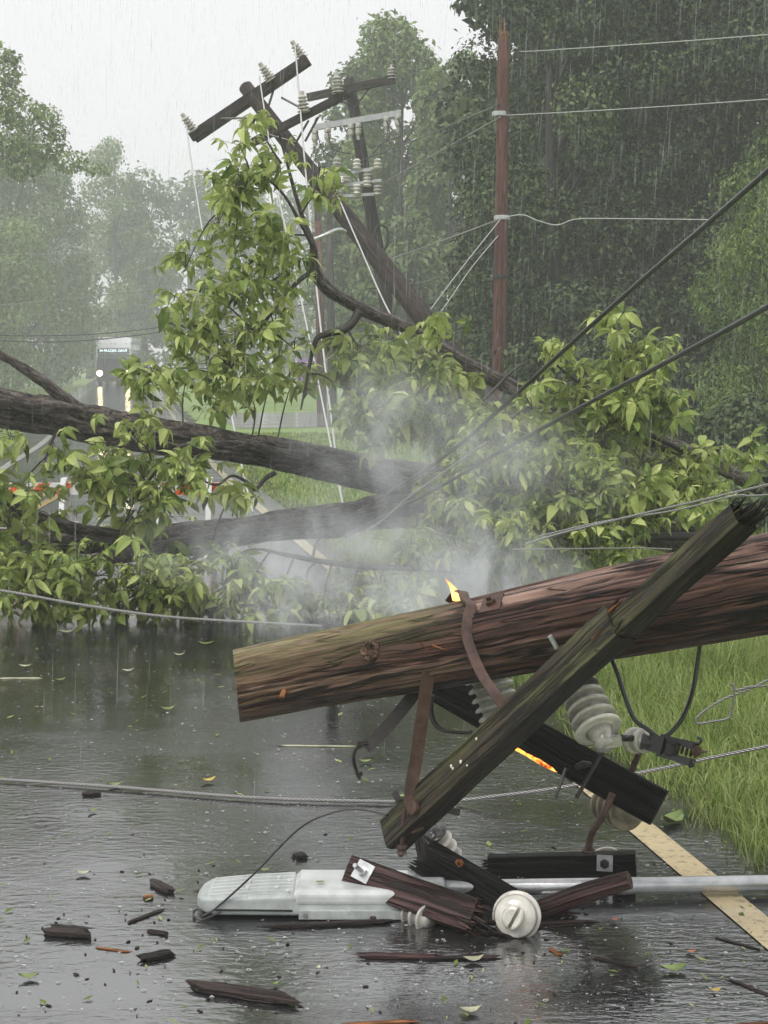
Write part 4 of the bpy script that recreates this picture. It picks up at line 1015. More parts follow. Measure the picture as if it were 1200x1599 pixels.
# ---- second pole behind with equipment
U0, U1 = P(545, 122, 33), P(640, 692, 33); U1.z = -.05
pole2 = thing('equipment_pole', 'dark utility pole with switches and crossarms behind the leaning pole', 'utility pole', U1)
m = MB(); m.tube([U0.lerp(U1, i/10) for i in range(11)], [.115+.006*i for i in range(11)], 14); m.build('shaft', M['far_pole'], pole2, smooth=True)
for (x0, y0, x1, y1, w_, mt) in ((480, 152, 617, 123, .13, 'far_pole'), (490, 199, 626, 176, .10, 'far_metal')):
    m = MB(); arm_box(m, P(x0, y0, 32.8), P(x1, y1, 32.7), w_, w_*1.2); m.build('crossarm', M[mt], pole2)
for (a_, b_) in (((580, 133), (553, 170)), ((510, 150), (552, 165))):
    m = MB(); m.tube([P(*a_, 32.7), P(*b_, 32.7)], .02, 6); m.build('brace', M['far_pole'], pole2)
for (x, y) in ((612, 124), (528, 140)): small_insulator(pole2, P(x, y, 32.7), (0, 0, 1), .10, 4, M['porc_grey'], .25)
for i, (x, y, dx) in enumerate(((492, 200, 1), (512, 198, 1), (604, 180, 1), (622, 177, 1), (560, 190, 1), (548, 192, 1))):
    m = MB(); m.lathe([(.05, 0), (.07, .02), (.07, .08), (.05, .1), (.07, .12), (.07, .2), (.04, .26), (.04, .34)], P(x, y+2, 32.6), (0, 0, -1), 10); m.build('fuse_cutout', M['porc_grey'], pole2)
for i in range(3):
    m = MB(); z = 262 + i*16; arm_box(m, P(523+i*6, z+12, 32.6), P(596, z-2+i*5, 32.5), .06, .06); m.build('switch_arm', M['far_metal'], pole2)
rs = random.Random(5)
for i in range(10):
    x, y = 526 + (i % 5)*16, 262 + (i//5)*26 + rs.uniform(-4, 4)
    m = MB(); m.lathe([(.06, 0), (.10, .03), (.06, .06), (.10, .10), (.06, .14), (.09, .18), (.04, .22)], P(x, y, 32.5), (0, 0, -1 if i % 2 else 1), 9); m.build('switch_bushing', M['porc_white'] if i % 3 else M['porc_grey'], pole2)
m = MB(); m.tube([P(590, 350, 32.7), P(604, 356, 32.7), P(606, 374, 32.7), P(600, 390, 32.7), P(588, 388, 32.7), P(584, 370, 32.7), P(590, 352, 32.7)], .03, 6, smooth=5); m.build('cable_coil', M['black'], pole2, smooth=True)
m = MB()
for (pp) in ([(495, 204), (505, 235), (530, 250)], [(604, 188), (608, 215), (580, 232)], [(622, 185), (628, 210), (600, 222), (582, 240)], [(512, 203), (520, 232), (548, 240)]):
    m.tube([P(x, y, 32.5) for (x, y) in pp], .012, 5, smooth=5)
tag(m.build('jumper_wires', M['black'], pole2), kind='stuff')
# ---- reddish snapped pole before the forest
R1 = P(778, 725, 27); R1.z = -.05
rp = thing('snapped_utility_pole', 'reddish brown upright utility pole with broken pale top before the dark forest', 'utility pole', R1)
R0 = P(787, 62, 27)
m = MB(); m.tube([R1.lerp(R0, i/14) for i in range(15)], [.13-.0022*i for i in range(15)], 16, disp=lambda th, s, r: .006*noise.noise(Vector((math.cos(th)*4, math.sin(th)*4, s*.7)))); m.build('shaft', M['red_pole'], rp, smooth=True)
m = MB()
for i in range(9):
    th = i*.7; c = R0 + Vector((math.cos(th)*.055, math.sin(th)*.055, -.2)); m.tube([c, c + Vector((rs.uniform(-.03, .03), 0, rs.uniform(.28, .6)))], [.035, .005], 5)
m.build('broken_top', M['splinter'], rp)
for (x, y, nm) in ((781, 178, 'wire_clamp'), (784, 340, 'wire_clamp'), (780, 432, 'band')):
    m = MB(); m.lathe([(.13, -.04), (.138, -.03), (.138, .03), (.13, .04)], P(x, y, 27), (0, 0, 1), 14); m.build(nm, M['far_metal'] if nm != 'band' else M['darksteel'], rp)
# ---- small poles far off
for (x0, y0, x1, y1, D, r, mt, lab) in ((497, 345, 503, 640, 52, .15, 'red_pole', 'thin brownish utility pole in the haze behind the bent branch'), (514, 352, 520, 630, 58, .15, 'far_pole', 'thin grey utility pole in the haze right of the brownish one')):
    b = P(x1, y1, D); b.z = -.05; t = thing('distant_utility_pole', lab, 'utility pole', b, 'small utility poles in the haze')
    m = MB(); m.tube([b, P(x0, y0, D)], [r*1.15, r*.85], 10); m.build('shaft', M[mt], t, smooth=True)
    m = MB(); arm_box(m, P(x0-32, y0-52 + (x0 > 500)*10, D-.2), P(x0+50, y0-58 + (x0 > 500)*10, D-.2), .10, .12); m.tube([P(x0, y0, D), P(x0, y0-70, D)], r*.8, 8); m.build('crossarm', M['far_pole'], t)

# ================================================================== wires and cables
def wire(name, label, pts, r, mat, group=None, sides=6, k=8, cat='wire'):
    t = thing(name, label, cat, pts[len(pts)//2], group)
    m = MB(); rr = r if hasattr(r, '__len__') else [r]*len(pts); m.tube(pts, rr, sides, smooth=k); m.build('strand', mat, t, smooth=True); return t
gW = 'wires strung through the wreck'
wire('power_cable', 'upper thick black cable slanting from the right edge down into the smoke', [P(1200, 266, 5.6) + (P(1200, 266, 5.6) - P(1000, 440, 6.7))*4.5, P(1500, -10, 4.6), P(1200, 266, 5.6), P(1000, 440, 6.7), P(880, 548, 7.6), P(780, 640, 8.6), P(690, 716, 9.6), P(560, 800, 10.6)], .0115, M['black'], 'thick black cables', 10, cat='cable')
wire('power_cable', 'lower thick black cable slanting from the right edge towards the fallen trunk', [P(1200, 478, 5.7) + (P(1200, 478, 5.7) - P(1040, 566, 6.6))*4.5, P(1500, 300, 4.8), P(1200, 478, 5.7), P(1040, 566, 6.6), P(900, 640, 7.6), P(780, 706, 8.7), P(680, 764, 9.6), P(540, 838, 10.4)], .0115, M['black'], 'thick black cables', 10, cat='cable')
wire('line_wire', 'pale stranded wire drooping from the left edge to the splintered wood', [P(-120, 908, 8.3), P(0, 922, 8.25), P(130, 945, 8.2), P(260, 963, 8.15), P(400, 972, 8.1), P(508, 978, 8.05)], .0075, M['strand'], gW, 8)
wire('line_wire', 'long pale stranded wire lying across the wet road under the pole', [G(-150, 1208, .012), G(0, 1217, .012), G(180, 1229, .012), G(400, 1246, .012), G(600, 1252, .012), G(700, 1251, .012), P(770, 1244, 5.75), P(870, 1231, 5.7), P(1000, 1207, 5.6), P(1100, 1186, 5.5), P(1200, 1165, 5.4), P(1350, 1130, 5.3), P(1900, 985, 4.9)], .0068, M['strand'], gW, 8)
wire('tie_wire', 'curled pale tie wire over the grass at the right edge', [P(1300, 1020, 5.1), P(1200, 1062, 5.1), P(1170, 1077, 5.1), P(1130, 1092, 5.1), P(1098, 1112, 5.1), P(1087, 1124, 5.1), P(1092, 1130, 5.1), P(1112, 1127, 5.1), P(1138, 1121, 5.1), P(1145, 1100, 5.1), P(1146, 1074, 5.1), P(1141, 1067, 5.1)], .0042, M['strand'], gW, 7)
wire('tie_wire', 'short pale wire end joining the curled tie wire', [P(1300, 1065, 5.12), P(1200, 1071, 5.1), P(1170, 1073, 5.1), P(1152, 1078, 5.1), P(1146, 1074, 5.1)], .0042, M['strand'], gW, 7)
wire('jumper_cable', 'black jumper cable running from behind the mossy arm to the switch clamp', [P(945, 995, 4.45), P(953, 1022, 4.42), P(966, 1055, 4.4), P(978, 1092, 4.38), P(992, 1124, 4.36), P(1012, 1139, 4.34), P(1026, 1150, 4.33)], .0068, M['black'], 'black jumper cables', 8, cat='cable')
wire('jumper_cable', 'black jumper cable curving up from the switch clamp towards the pole', [P(1036, 1152, 4.33), P(1050, 1142, 4.34), P(1068, 1118, 4.36), P(1082, 1080, 4.4), P(1089, 1040, 4.42), P(1094, 1005, 4.42), P(1102, 975, 4.4)], [.0068]*5+[.006, .005], M['black'], 'black jumper cables', 8, cat='cable')
wire('lamp_wire', 'thin black wire arching from the street light head to the mossy crossarm', [P(345, 1424, 4.55), G(318, 1436, .006), G(304, 1432, .01), P(303, 1424, 4.60), P(312, 1420, 4.57), G(318, 1430, .02), P(345, 1412, 4.56), P(400, 1362, 4.55), P(468, 1294, 4.55), P(520, 1269, 4.55), P(562, 1264, 4.54), P(606, 1273, 4.52)], .0034, M['black'], None, 7, 10)
g3 = 'pale conductors hanging from the leaning pole'
wire('line_wire', 'pale conductor hanging from the left end of the tilted crossarm', [P(291, 196, 20.7), P(300, 260, 20.0), P(318, 370, 19), P(335, 480, 18), P(346, 560, 17), P(372, 700, 15), P(395, 800, 14)], .010, M['pale_wire'], g3)
wire('line_wire', 'pale conductor hanging from the middle of the tilted crossarm', [P(405, 118, 20.7), P(416, 190, 20.2), P(432, 290, 19), P(458, 410, 18), P(486, 540, 17), P(510, 660, 16), P(538, 800, 15)], .010, M['pale_wire'], g3)
wire('line_wire', 'pale conductor hanging from the upper right end of the tilted crossarm', [P(461, 72, 20.7), P(466, 130, 20.4), P(476, 250, 19.4), P(488, 380, 18.4), P(500, 500, 17.4), P(516, 640, 16.4), P(534, 780, 15.4)], .011, M['pale_wire'], g3)
wire('guy_wire', 'pale guy wire running down from the middle of the leaning pole', [P(528, 306, 19.2), P(560, 380, 18.6), P(612, 495, 17.8), P(700, 640, 16.5)], .010, M['pale_wire'], g3)
wire('guy_wire', 'pale guy wire falling behind the trunk limb near the middle', [P(655, 545, 15), P(690, 580, 14.5), P(740, 640, 14), P(800, 690, 13.5), P(870, 750, 13)], .011, M['pale_wire'], g3)
g4 = 'wires around the reddish pole'
wire('line_wire', 'thin wire running from the broken pole top to the right edge', [P(812, 80, 27), P(840, 79, 27), P(900, 75, 26.5), P(1050, 65, 25), P(1220, 52, 23)], .0075, M['pale_wire'], g4)
wire('line_wire', 'second thin wire running right from the upper clamp of the reddish pole', [P(783, 180, 27), P(900, 174, 26), P(1050, 165, 25), P(1220, 153, 23)], .0075, M['pale_wire'], g4)
wire('line_wire', 'kinked pale wire running right from the middle of the reddish pole', [P(782, 341, 26.8), P(815, 335, 26.7), P(840, 344, 26.6), P(870, 351, 26.5), P(900, 342, 26.4), P(960, 341, 26), P(1120, 343, 25)], .009, M['pale_wire'], g4)
wire('guy_wire', 'left pale guy wire slanting down from the reddish pole', [P(782, 342, 26.8), P(720, 420, 26), P(660, 500, 25)], .0075, M['pale_wire'], g4)
wire('guy_wire', 'right pale guy wire slanting down from the reddish pole', [P(778, 368, 26.8), P(735, 420, 26.4), P(695, 478, 26), P(660, 520, 25)], .0075, M['pale_wire'], g4)
wire('line_wire', 'dark wire from the equipment pole up to the reddish pole', [P(560, 252, 33), P(640, 222, 31), P(782, 162, 26.8)], .013, M['black'], g4)
wire('line_wire', 'pale wire from the equipment pole to the upper clamp of the reddish pole', [P(590, 290, 33), P(680, 240, 30), P(782, 182, 26.8)], .012, M['strand'], g4)
wire('line_wire', 'slack wire from the leaning pole to the lower reddish pole', [P(600, 408, 28), P(690, 376, 27), P(781, 342, 26.8)], .012, M['strand'], g4)
wire('line_wire', 'sagging wire joining the guy wires left of the reddish pole', [P(580, 450, 28), P(640, 445, 29), P(700, 425, 27), P(778, 372, 26.8)], .011, M['black'], g4)
g5 = 'faint wires over the distant road'
for i, (pp, D, lab) in enumerate((([(-40, 397), (140, 396), (300, 392), (480, 380)], 60, 'faint uppermost pale wire over the left trees'), ([(-40, 480), (100, 467), (300, 445), (480, 420)], 55, 'faint second pale wire over the left trees'),
      ([(-40, 523), (80, 524), (180, 519), (300, 504), (480, 475)], 50, 'dark wire just above the bus'), ([(-40, 529), (60, 534), (150, 530), (250, 518), (390, 490)], 50, 'lowest dark wire touching the bus roof'))):
    wire('line_wire', lab, [P(x, y, D) for (x, y) in pp], .016 if i < 2 else .02, M['strand'] if i < 2 else M['black'], g5)
g6 = 'wires in the branches at right'
wire('line_wire', 'pale wire slanting up past the splintered top of the mossy crossarm', [P(820, 850, 8.0), P(880, 832, 8.0), P(1000, 803, 8.1), P(1100, 780, 8.2), P(1220, 752, 8.3), P(1700, 640, 8.6)], .0075, M['strand'], g6)
wire('line_wire', 'lower pale wire through the fallen branches at right', [P(840, 838, 8.6), P(940, 815, 8.6), P(1060, 796, 8.6), P(1150, 774, 8.6), P(1230, 770, 8.6), P(1700, 720, 8.8)], .006, M['strand'], g6)
wire('line_wire', 'thin level wire just above the fallen pole', [P(800, 858, 7.6), P(900, 857, 7.6), P(1000, 856, 7.6), P(1050, 858, 7.6)], .004, M['strand'], g6)
wire('line_wire', 'thin wire dropping across the smoke to the lower trunk', [P(540, 845, 9.6), P(590, 818, 9.5), P(640, 775, 9.4), P(690, 740, 9.3), P(760, 690, 9.2)], .006, M['strand'], g6)

# ================================================================== bus, barricades, sign
BUS0 = P(178, 602, 112); BUS0.z = 0
bus = thing('bus', 'white city bus with lit headlights approaching on the distant wet road', 'bus', BUS0)
bdir = (P(196, 596, 124) - P(178, 602, 112)); bdir.z = 0; bdir.normalize(); bright = Vector((bdir.y, -bdir.x, 0))
def B(x, y, z): return BUS0 + bright*x + bdir*y + Vector((0, 0, z))
def bbox(m, x0, x1, y0, y1, z0, z1):
    vs = [B(x, y, z) for x in (x0, x1) for y in (y0, y1) for z in (z0, z1)]
    return m.add(vs, [(0,1,3,2),(4,6,7,5),(0,4,5,1),(2,3,7,6),(0,2,6,4),(1,5,7,3)])
def bloft(m, secs):
    vs, fs = [], []; n = len(secs[0][1])
    for (y, pr) in secs: vs += [B(x, y, z) for (x, z) in pr]
    for i in range(len(secs)-1):
        for k in range(n): a_, b_ = i*n+k, i*n+(k+1) % n; fs.append((a_, a_+n, b_+n, b_))
    fs.append(tuple(range(n))); fs.append(tuple(reversed(range((len(secs)-1)*n, len(secs)*n)))); return m.add(vs, fs)
m = MB(); bloft(m, [(0, rrect(-1.20, 1.20, 1.95, 2.74, .12)), (.25, rrect(-1.26, 1.26, 1.92, 3.05, .2)), (.85, rrect(-1.28, 1.28, 1.9, 3.5, .22)), (11.8, rrect(-1.28, 1.28, 1.9, 3.5, .22)), (12.0, rrect(-1.2, 1.2, 1.95, 3.4, .2))]); m.build('roof_body', M['bus_white'], bus)
m = MB(); bloft(m, [(-.06, rrect(-1.22, 1.22, .32, 1.93, .15)), (.15, rrect(-1.275, 1.275, .30, 1.95, .12)), (11.9, rrect(-1.275, 1.275, .30, 1.95, .12)), (12.0, rrect(-1.2, 1.2, .35, 1.9, .12))]); m.build('lower_body', M['bus_dark'], bus)
m = MB(); bbox(m, -1.12, 1.12, -.05, .05, 1.45, 2.32); m.build('windshield', M['glass'], bus)
ds = MB(); bbox(ds, -1.12, 1.12, -.045, .03, 2.34, 2.66); dso = ds.build('destination_sign', M['bus_dark'], bus)
cu = bpy.data.curves.new('t', 'FONT'); cu.body = '34 FRAZIER DRIVE'; cu.size = .27; cu.align_x = 'CENTER'; cu.align_y = 'CENTER'; cu.extrude = .004
tob = bpy.data.objects.new('t', cu); COL.objects.link(tob); dg = bpy.context.evaluated_depsgraph_get(); tm = bpy.data.meshes.new_from_object(tob.evaluated_get(dg)); bpy.data.objects.remove(tob)
txt = MB(); txt.add([B(v.co.x*.93, -.056 - v.co.z, 2.50 + v.co.y) for v in tm.vertices], [tuple(p.vertices) for p in tm.polygons]); txt.build('sign_letters', M['ledtext'], dso)
for sx in (-1, 1):
    m = MB(); m.lathe([(.19, 0), (.20, .05), (.14, .07)], B(sx*1.0, -.07, .88), -bdir, 16); hl = m.build('headlight', M['headlight'], bus)
    m = MB(); m.tube([B(sx*1.25, .1, 2.6), B(sx*1.5, -.25, 2.5), B(sx*1.5, -.25, 2.3)], .03, 6, smooth=3); bbox(m, sx*1.5-.12, sx*1.5+.12, -.3, -.2, 1.85, 2.3); m.build('mirror', M['bus_dark'], bus)
    for y in (2.6, 9.0):
        m = MB(); m.lathe([(.30, -.14), (.48, -.13), (.50, 0), (.48, .13), (.30, .14)], B(sx*1.2, y, .5), bright, 20); m.build('wheel', M['rubber'], bus)
for i in range(7):
    m = MB(); bbox(m, 1.27, 1.292, .9+i*1.5, 2.25+i*1.5, 1.98, 2.85); m.build('side_window', M['glass'], bus)
    m = MB(); bbox(m, -1.292, -1.27, .9+i*1.5, 2.25+i*1.5, 1.98, 2.85); m.build('side_window', M['glass'], bus)
m = MB(); bbox(m, 1.27, 1.285, .2, 11.8, 3.0, 3.12); bbox(m, -1.285, -1.27, .2, 11.8, 3.0, 3.12); m.build('side_stripe', M['bus_teal'], bus)
m = MB(); bbox(m, -1.18, 1.18, -.16, 0, .32, .62); m.build('bumper', M['bus_dark'], bus)
for sx in (-.9, -.15, .15, .9): m = MB(); m.lathe([(.04, 0), (.03, .04)], B(sx, .22, 3.05), -bdir, 8); m.build('marker_light', M['orange_paint'], bus)
for sx in (-.5, .5): m = MB(); m.tube([B(sx, -.07, 1.5), B(sx*.3, -.075, 2.1)], .02, 5); m.build('wiper', M['bus_dark'], bus)

def barricade(label, xa, xb, y, D):
    pa_, pb_ = P(xa, y, D), P(xb, y, D); L = pb_.x - pa_.x
    t = thing('road_barricade', label, 'barricade', (pa_.x, D, 0), 'striped barricades across the road')
    h = .105; n = int(L/.21)+1
    for bz in (pa_.z, pa_.z - .34):
        m = MB(); m.box(((pa_.x+pb_.x)/2, D, bz), (L, .022, h)); bo = m.build('board', M['white_paint'], t)
        for i in range(n):
            x = pa_.x + i*.21 + .02; sk = .085
            if x + sk + .105 > pb_.x: break
            m = MB(); y0, y1 = D-.0135, D+.0135
            vs = [(x, y0, bz-h/2+.002), (x+.105, y0, bz-h/2+.002), (x+.105+sk, y0, bz+h/2-.002), (x+sk, y0, bz+h/2-.002)]; vs += [(a_, y1, c_) for (a_, b_, c_) in vs]
            m.add(vs, [(0,1,2,3), (7,6,5,4), (0,4,5,1), (1,5,6,2), (2,6,7,3), (3,7,4,0)]); m.build('stripe', M['orange_paint'], bo)
    for x in (pa_.x+.12, pb_.x-.12):
        for s in (-1, 1):
            m = MB(); m.tube([(x, D+s*.025, pa_.z+.09), (x, D+s*.3, 0)], .01, 4, flat=((1, 0, 0), .03, .045)); m.build('leg', M['white_paint'], t)
    return t
barricade('orange and white striped barricade on the left behind the fallen trunks', -70, 122, 763, 13.4)
barricade('orange and white striped barricade right of the hanging leaves behind the trunks', 228, 350, 763, 13.0)
# distant roadside sign
sg = thing('roadside_sign', 'small purple and white sign on two posts beyond the lawn', 'sign', P(478, 615, 75))
c = P(481, 577, 75); m = MB(); m.box(c, (.95, .05, 1.1)); pnl = m.build('panel', M['purple_paint'], sg)
for dz, wd in ((.32, .35), (.16, .6), (.02, .75), (-.12, .4)):
    m = MB(); m.box(c + Vector((.02, -.03, dz)), (wd, .01, .07)); m.build('text_line', M['white_paint'], pnl)
for dx in (-.55, .55): m = MB(); m.box(Vector((c.x+dx, c.y, (c.z+.6)/2)), (.09, .09, c.z+.6)); m.build('post', M['white_paint'], sg)
ub = thing('utility_box', 'small teal green box standing on the far lawn', 'utility box', P(503, 598, 70))
c = P(503, 592, 70); m = MB(); m.box((c.x, c.y, .42), (.55, .5, .84)); m.build('cabinet', M['teal_paint'], ub); m = MB(); m.box((c.x, c.y, .87), (.62, .56, .06)); m.build('lid', M['teal_paint'], ub)
dp = thing('delineator_post', 'thin pale post on the left verge beside the distant road', 'post', G(38, 612)); b = G(38, 612); m = MB(); m.box((b.x, b.y, .75), (.09, .03, 1.5)); m.build('post', M['far_metal'], dp)
m = MB(); m.box((b.x, b.y-.02, 1.38), (.07, .01, .14)); m.build('reflector', M['white_paint'], dp)

# ================================================================== debris on the wet road
def chunk(name, label, x, y, lpx, hpx, ang, mat, seed, group=None, cat='wood debris', tilt=0.0):
    """a splintered piece of wet wood; lpx, hpx = size in the photo, ang = turn on the road"""
    c = G(x, y); s = PXM(c.y); L, Hh = lpx/s, hpx/s; r = random.Random(seed)
    a = Vector((math.cos(ang), math.sin(ang), tilt)).normalized(); a, n1, n2 = frame(a, (0, 0, 1))
    vs, fs, tc = [], [], []; seg = 9; hh = min(Hh*.5, .03); ww = max(Hh*1.2, .010)
    prof = [(-.5, -.5), (-.1, -.5), (.35, -.5), (.5, -.3), (.5, .3), (.25, .5), (-.05, .42), (-.3, .5), (-.5, .38), (-.5, 0)]; n = len(prof)
    e0 = [r.choice((-.2, -.08, 0, .06))*r.uniform(.5, 1.2) for _ in prof]; e1 = [r.choice((.24, .1, 0, -.06))*r.uniform(.5, 1.2) for _ in prof]
    for i in range(seg+1):
        f = i/seg
        for j, (u, v_) in enumerate(prof):
            k = 1 + .16*noise.noise(Vector((u*5+seed, v_*5, f*4))) ; jit = e0[j] if i == 0 else (e1[j] if i == seg else 0)
            dk = (.82 if i in (0, seg) else 1.0)
            q = c + a*((f-.5+jit)*L) + n2*u*ww*k*dk + n1*(v_*hh*k*dk + hh*.45)
            q.z = max(q.z, .001); vs.append(q); tc.append((u*ww, v_*hh, f*L+seed))
    for i in range(seg):
        for j in range(n): b = i*n+j; d = i*n+(j+1) % n; fs.append((b, d, d+n, b+n))
    fs.append(tuple(reversed(range(n)))); fs.append(tuple(range(seg*n, seg*n+n)))
    m = MB(); m.add(vs, fs, tc); return m.build(name, M[mat], None, c, False, label, cat, group)
gB = 'bark and wood fragments on the road'
for i, (x, y, l, h, an, mt, lab) in enumerate((
    (382, 1556, 150, 26, -.35, 'debris', 'largest dark splintered timber chunk lying alone at the bottom of the photo'),
    (104, 1460, 62, 26, -.2, 'debris', 'dark flat wood chunk at the far left of the foreground'),
    (246, 1496, 46, 18, .5, 'debris', 'small black wood block left of the largest chunk'),
    (252, 1388, 50, 16, -.9, 'debris', 'dark wedge shaped bark flake left of the street light head'),
    (228, 1432, 66, 7, .9, 'debris', 'thin dark stick lying left of the street light head'),
    (245, 1458, 30, 9, -.4, 'debris', 'short dark splinter with twigs below the thin stick'),
    (512, 1446, 160, 12, .12, 'debris', 'long dark plank lying in front of the street light head'),
    (616, 1496, 104, 14, -.05, 'arm_red', 'reddish flat plank below the reddish crossarm piece'),
    (715, 1498, 120, 10, .05, 'debris', 'wet brown plank continuing right of the reddish flat one'),
    (862, 1446, 110, 12, .15, 'debris', 'dark plank lying right of the white insulator'),
    (468, 1340, 18, 16, .6, 'debris', 'small dark brown chunk behind the street light head'),
    (142, 1242, 22, 12, .2, 'debris', 'small dark lump just below the long pale wire on the left'),
    (232, 1404, 14, 12, .2, 'splinter', 'small orange brown lump left of the street light head'),
    (174, 1484, 48, 5, -.3, 'splinter', 'thin pinkish splinter at the left of the foreground'),
    (868, 1488, 28, 7, -1.0, 'splinter', 'short pale splinter right below the white insulator'),
    (958, 1504, 58, 7, -.6, 'debris', 'thin brown stick below the grey pipe arm'),
    (592, 1600, 90, 9, .1, 'splinter', 'orange brown splinter cut off by the bottom edge'),
    (1178, 1602, 60, 9, .15, 'splinter', 'orange brown splinter in the bottom right corner'),
    (1150, 1474, 60, 5, -.7, 'debris', 'thin dark twig near the right edge below the tan line'),
    (500, 1166, 110, 4, -.05, 'leaf_pale', 'thin pale stick floating on the road left of the hooked bolt'),
    (30, 1060, 60, 4, 0.05, 'leaf_pale', 'thin pale stick on the wet road at the left edge'),
    (1175, 1545, 90, 6, -.9, 'debris', 'frayed grey twig lying near the bottom right'))):
    chunk('wood_fragment' if mt != 'leaf_pale' else 'pale_stick', lab, x, y, l, h, an, mt, 300+i, gB)
# splintered wood at the end of the pale wire
c = P(517, 979, 8.0); t = thing('splintered_wood', 'dark red splintered wood lump at the end of the pale wire', 'wood debris', (c.x, c.y, 0))
m = MB(); r = random.Random(9)
for i in range(22):
    d = Vector((r.gauss(0, 1), r.gauss(0, .5), r.gauss(0, .45))).normalized(); m.tube([c - d*.02, c + d*r.uniform(.03, .075)], [.013, .003], 5)
m.build('splinters', M['arm_red'], t)
m = MB(); m.tube([c + Vector((0,0,-.0)), Vector((c.x+.02, c.y+.02, .0))], [.03, .035], 8); m.build('stub', M['debris'], t)
# leaves blown on to the road
def road_leaf(x, y, lpx, ang, mat, seed, label, z=None, curl=.4):
    c = G(x, y) if z is None else G(x, y, z); s = PXM(c.y); L = lpx/s; r = random.Random(seed); vs, fs = [], []
    a = Vector((math.cos(ang), math.sin(ang), 0)); b = Vector((-a.y, a.x, 0))
    for (f, wd) in ((-.5, .04), (-.25, .8), (0, 1.0), (.25, .75), (.5, .02)):
        zz = .006 + curl*L*(f*f*1.6)*r.uniform(.7, 1.3)
        for k in (-1, 0, 1): vs.append(c + a*f*L + b*k*wd*L*.28 + Vector((0, 0, zz + (abs(k)*.10*L*curl*2 if True else 0))))
    for i in range(4):
        for k in range(2): o = i*3+k; fs.append((o, o+1, o+4, o+3))
    m = MB(); m.add(vs, fs); m.build('fallen_leaf', M[mat], None, c, True, label, 'leaf', 'leaves blown on to the road')
for i, (x, y, l, an, mt, lab) in enumerate((
    (325, 1222, 26, .5, 'leaf_yellow', 'curled yellow leaf above the long pale wire near the middle left'),
    (180, 1229, 26, .1, 'leaf_green', 'green leaf lying on the long pale wire'),
    (145, 1269, 18, .7, 'leaf_green', 'small curled green leaf below the dark lump'),
    (740, 1503, 34, .1, 'leaf_pale', 'large pale green leaf below the white insulator'),
    (1117, 1551, 22, .3, 'leaf_yellow', 'bright yellow leaf in the lower right'),
    (1052, 1518, 44, .2, 'leaf_green', 'torn green leaf in the lower right beside the yellow one'),
    (497, 1515, 14, 1.2, 'leaf_pale', 'tiny pale leaf below the street light head'),
    (130, 1367, 24, .0, 'leaf_pale', 'pale leaf on the grey water left of the dark wedge'),
    (413, 1362, 20, .0, 'leaf_green', 'small green leaf behind the street light head'),
    (570, 1192, 22, .1, 'leaf_green', 'green leaf under the hooked bolt'),
    (262, 1110, 26, .3, 'leaf_green', 'green leaf floating left of the pole end'),
    (322, 1008, 26, .1, 'leaf_green', 'green leaf floating above the pole end'),
    (105, 990, 28, .2, 'leaf_pale', 'pale leaf floating near the fallen foliage at left'),
    (40, 1043, 22, .0, 'leaf_pale', 'pale leaf at the left edge of the mid road'),
    (94, 1064, 18, .4, 'leaf_green', 'small green leaf in the left middle of the road'),
    (200, 1050, 20, .1, 'leaf_pale', 'pale leaf in the middle of the dark reflection'),
    (280, 1025, 18, .1, 'leaf_pale', 'tiny pale leaf near the dark reflection right side'),
    (45, 1530, 32, .2, 'leaf_green', 'dull green leaf in the lower left corner'),
    (430, 1540, 16, .6, 'leaf_green', 'tiny green leaf beside the largest chunk'),
    (960, 1440, 14, .3, 'leaf_orange', 'small orange leaf in front of the grey pipe arm'),
    (1050, 1285, 62, .9, 'leaf_green', 'green leaf sprig lying across the tan edge line'),
    (735, 1583, 36, .1, 'leaf_pale', 'pale leaf near the bottom edge'),
    (1080, 1490, 16, .2, 'leaf_orange', 'small reddish leaf in the lower right'),
    (60, 915, 14, .5, 'leaf_orange', 'orange leaf caught in the foliage at left'))):
    if i == 23: continue
    road_leaf(x, y, l, an, mt, 500+i, lab)
road_leaf(500, 1380, 16, .2, 'leaf_green', 560, 'small green leaf stuck on the street light head', .092, .1)
# tiny bits of bark nobody could count
rg = np.random.default_rng(3); n = 180
px = np.concatenate([rg.uniform(-40, 1240, 110), rg.normal(240, 130, 70)]); py = np.concatenate([rg.uniform(1300, 1610, 110), rg.normal(1470, 60, 70)])
sb = MB()
for i in range(n):
    g_ = G(px[i], min(1620, py[i])); l = rg.uniform(.002, .011); a_ = rg.uniform(0, 3.14); w2 = l*rg.uniform(.2, .6); ca, sa = math.cos(a_), math.sin(a_); hz = rg.uniform(.001, .005)
    q = [(-l, -w2), (l*.7, -w2*.6), (l, w2), (-l*.6, w2*.8)]
    vs = [(g_.x + ca*x - sa*y, g_.y + sa*x + ca*y, .001) for (x, y) in q] + [(g_.x + (ca*x - sa*y)*.7, g_.y + (sa*x + ca*y)*.7, hz) for (x, y) in q]
    sb.add(vs, [(0,1,5,4), (1,2,6,5), (2,3,7,6), (3,0,4,7), (4,5,6,7)])
sb.build('bark_crumbs', M['debris'], None, (0,0,0), False, 'tiny crumbs of bark strewn on the wet road', 'debris', None, 'stuff')
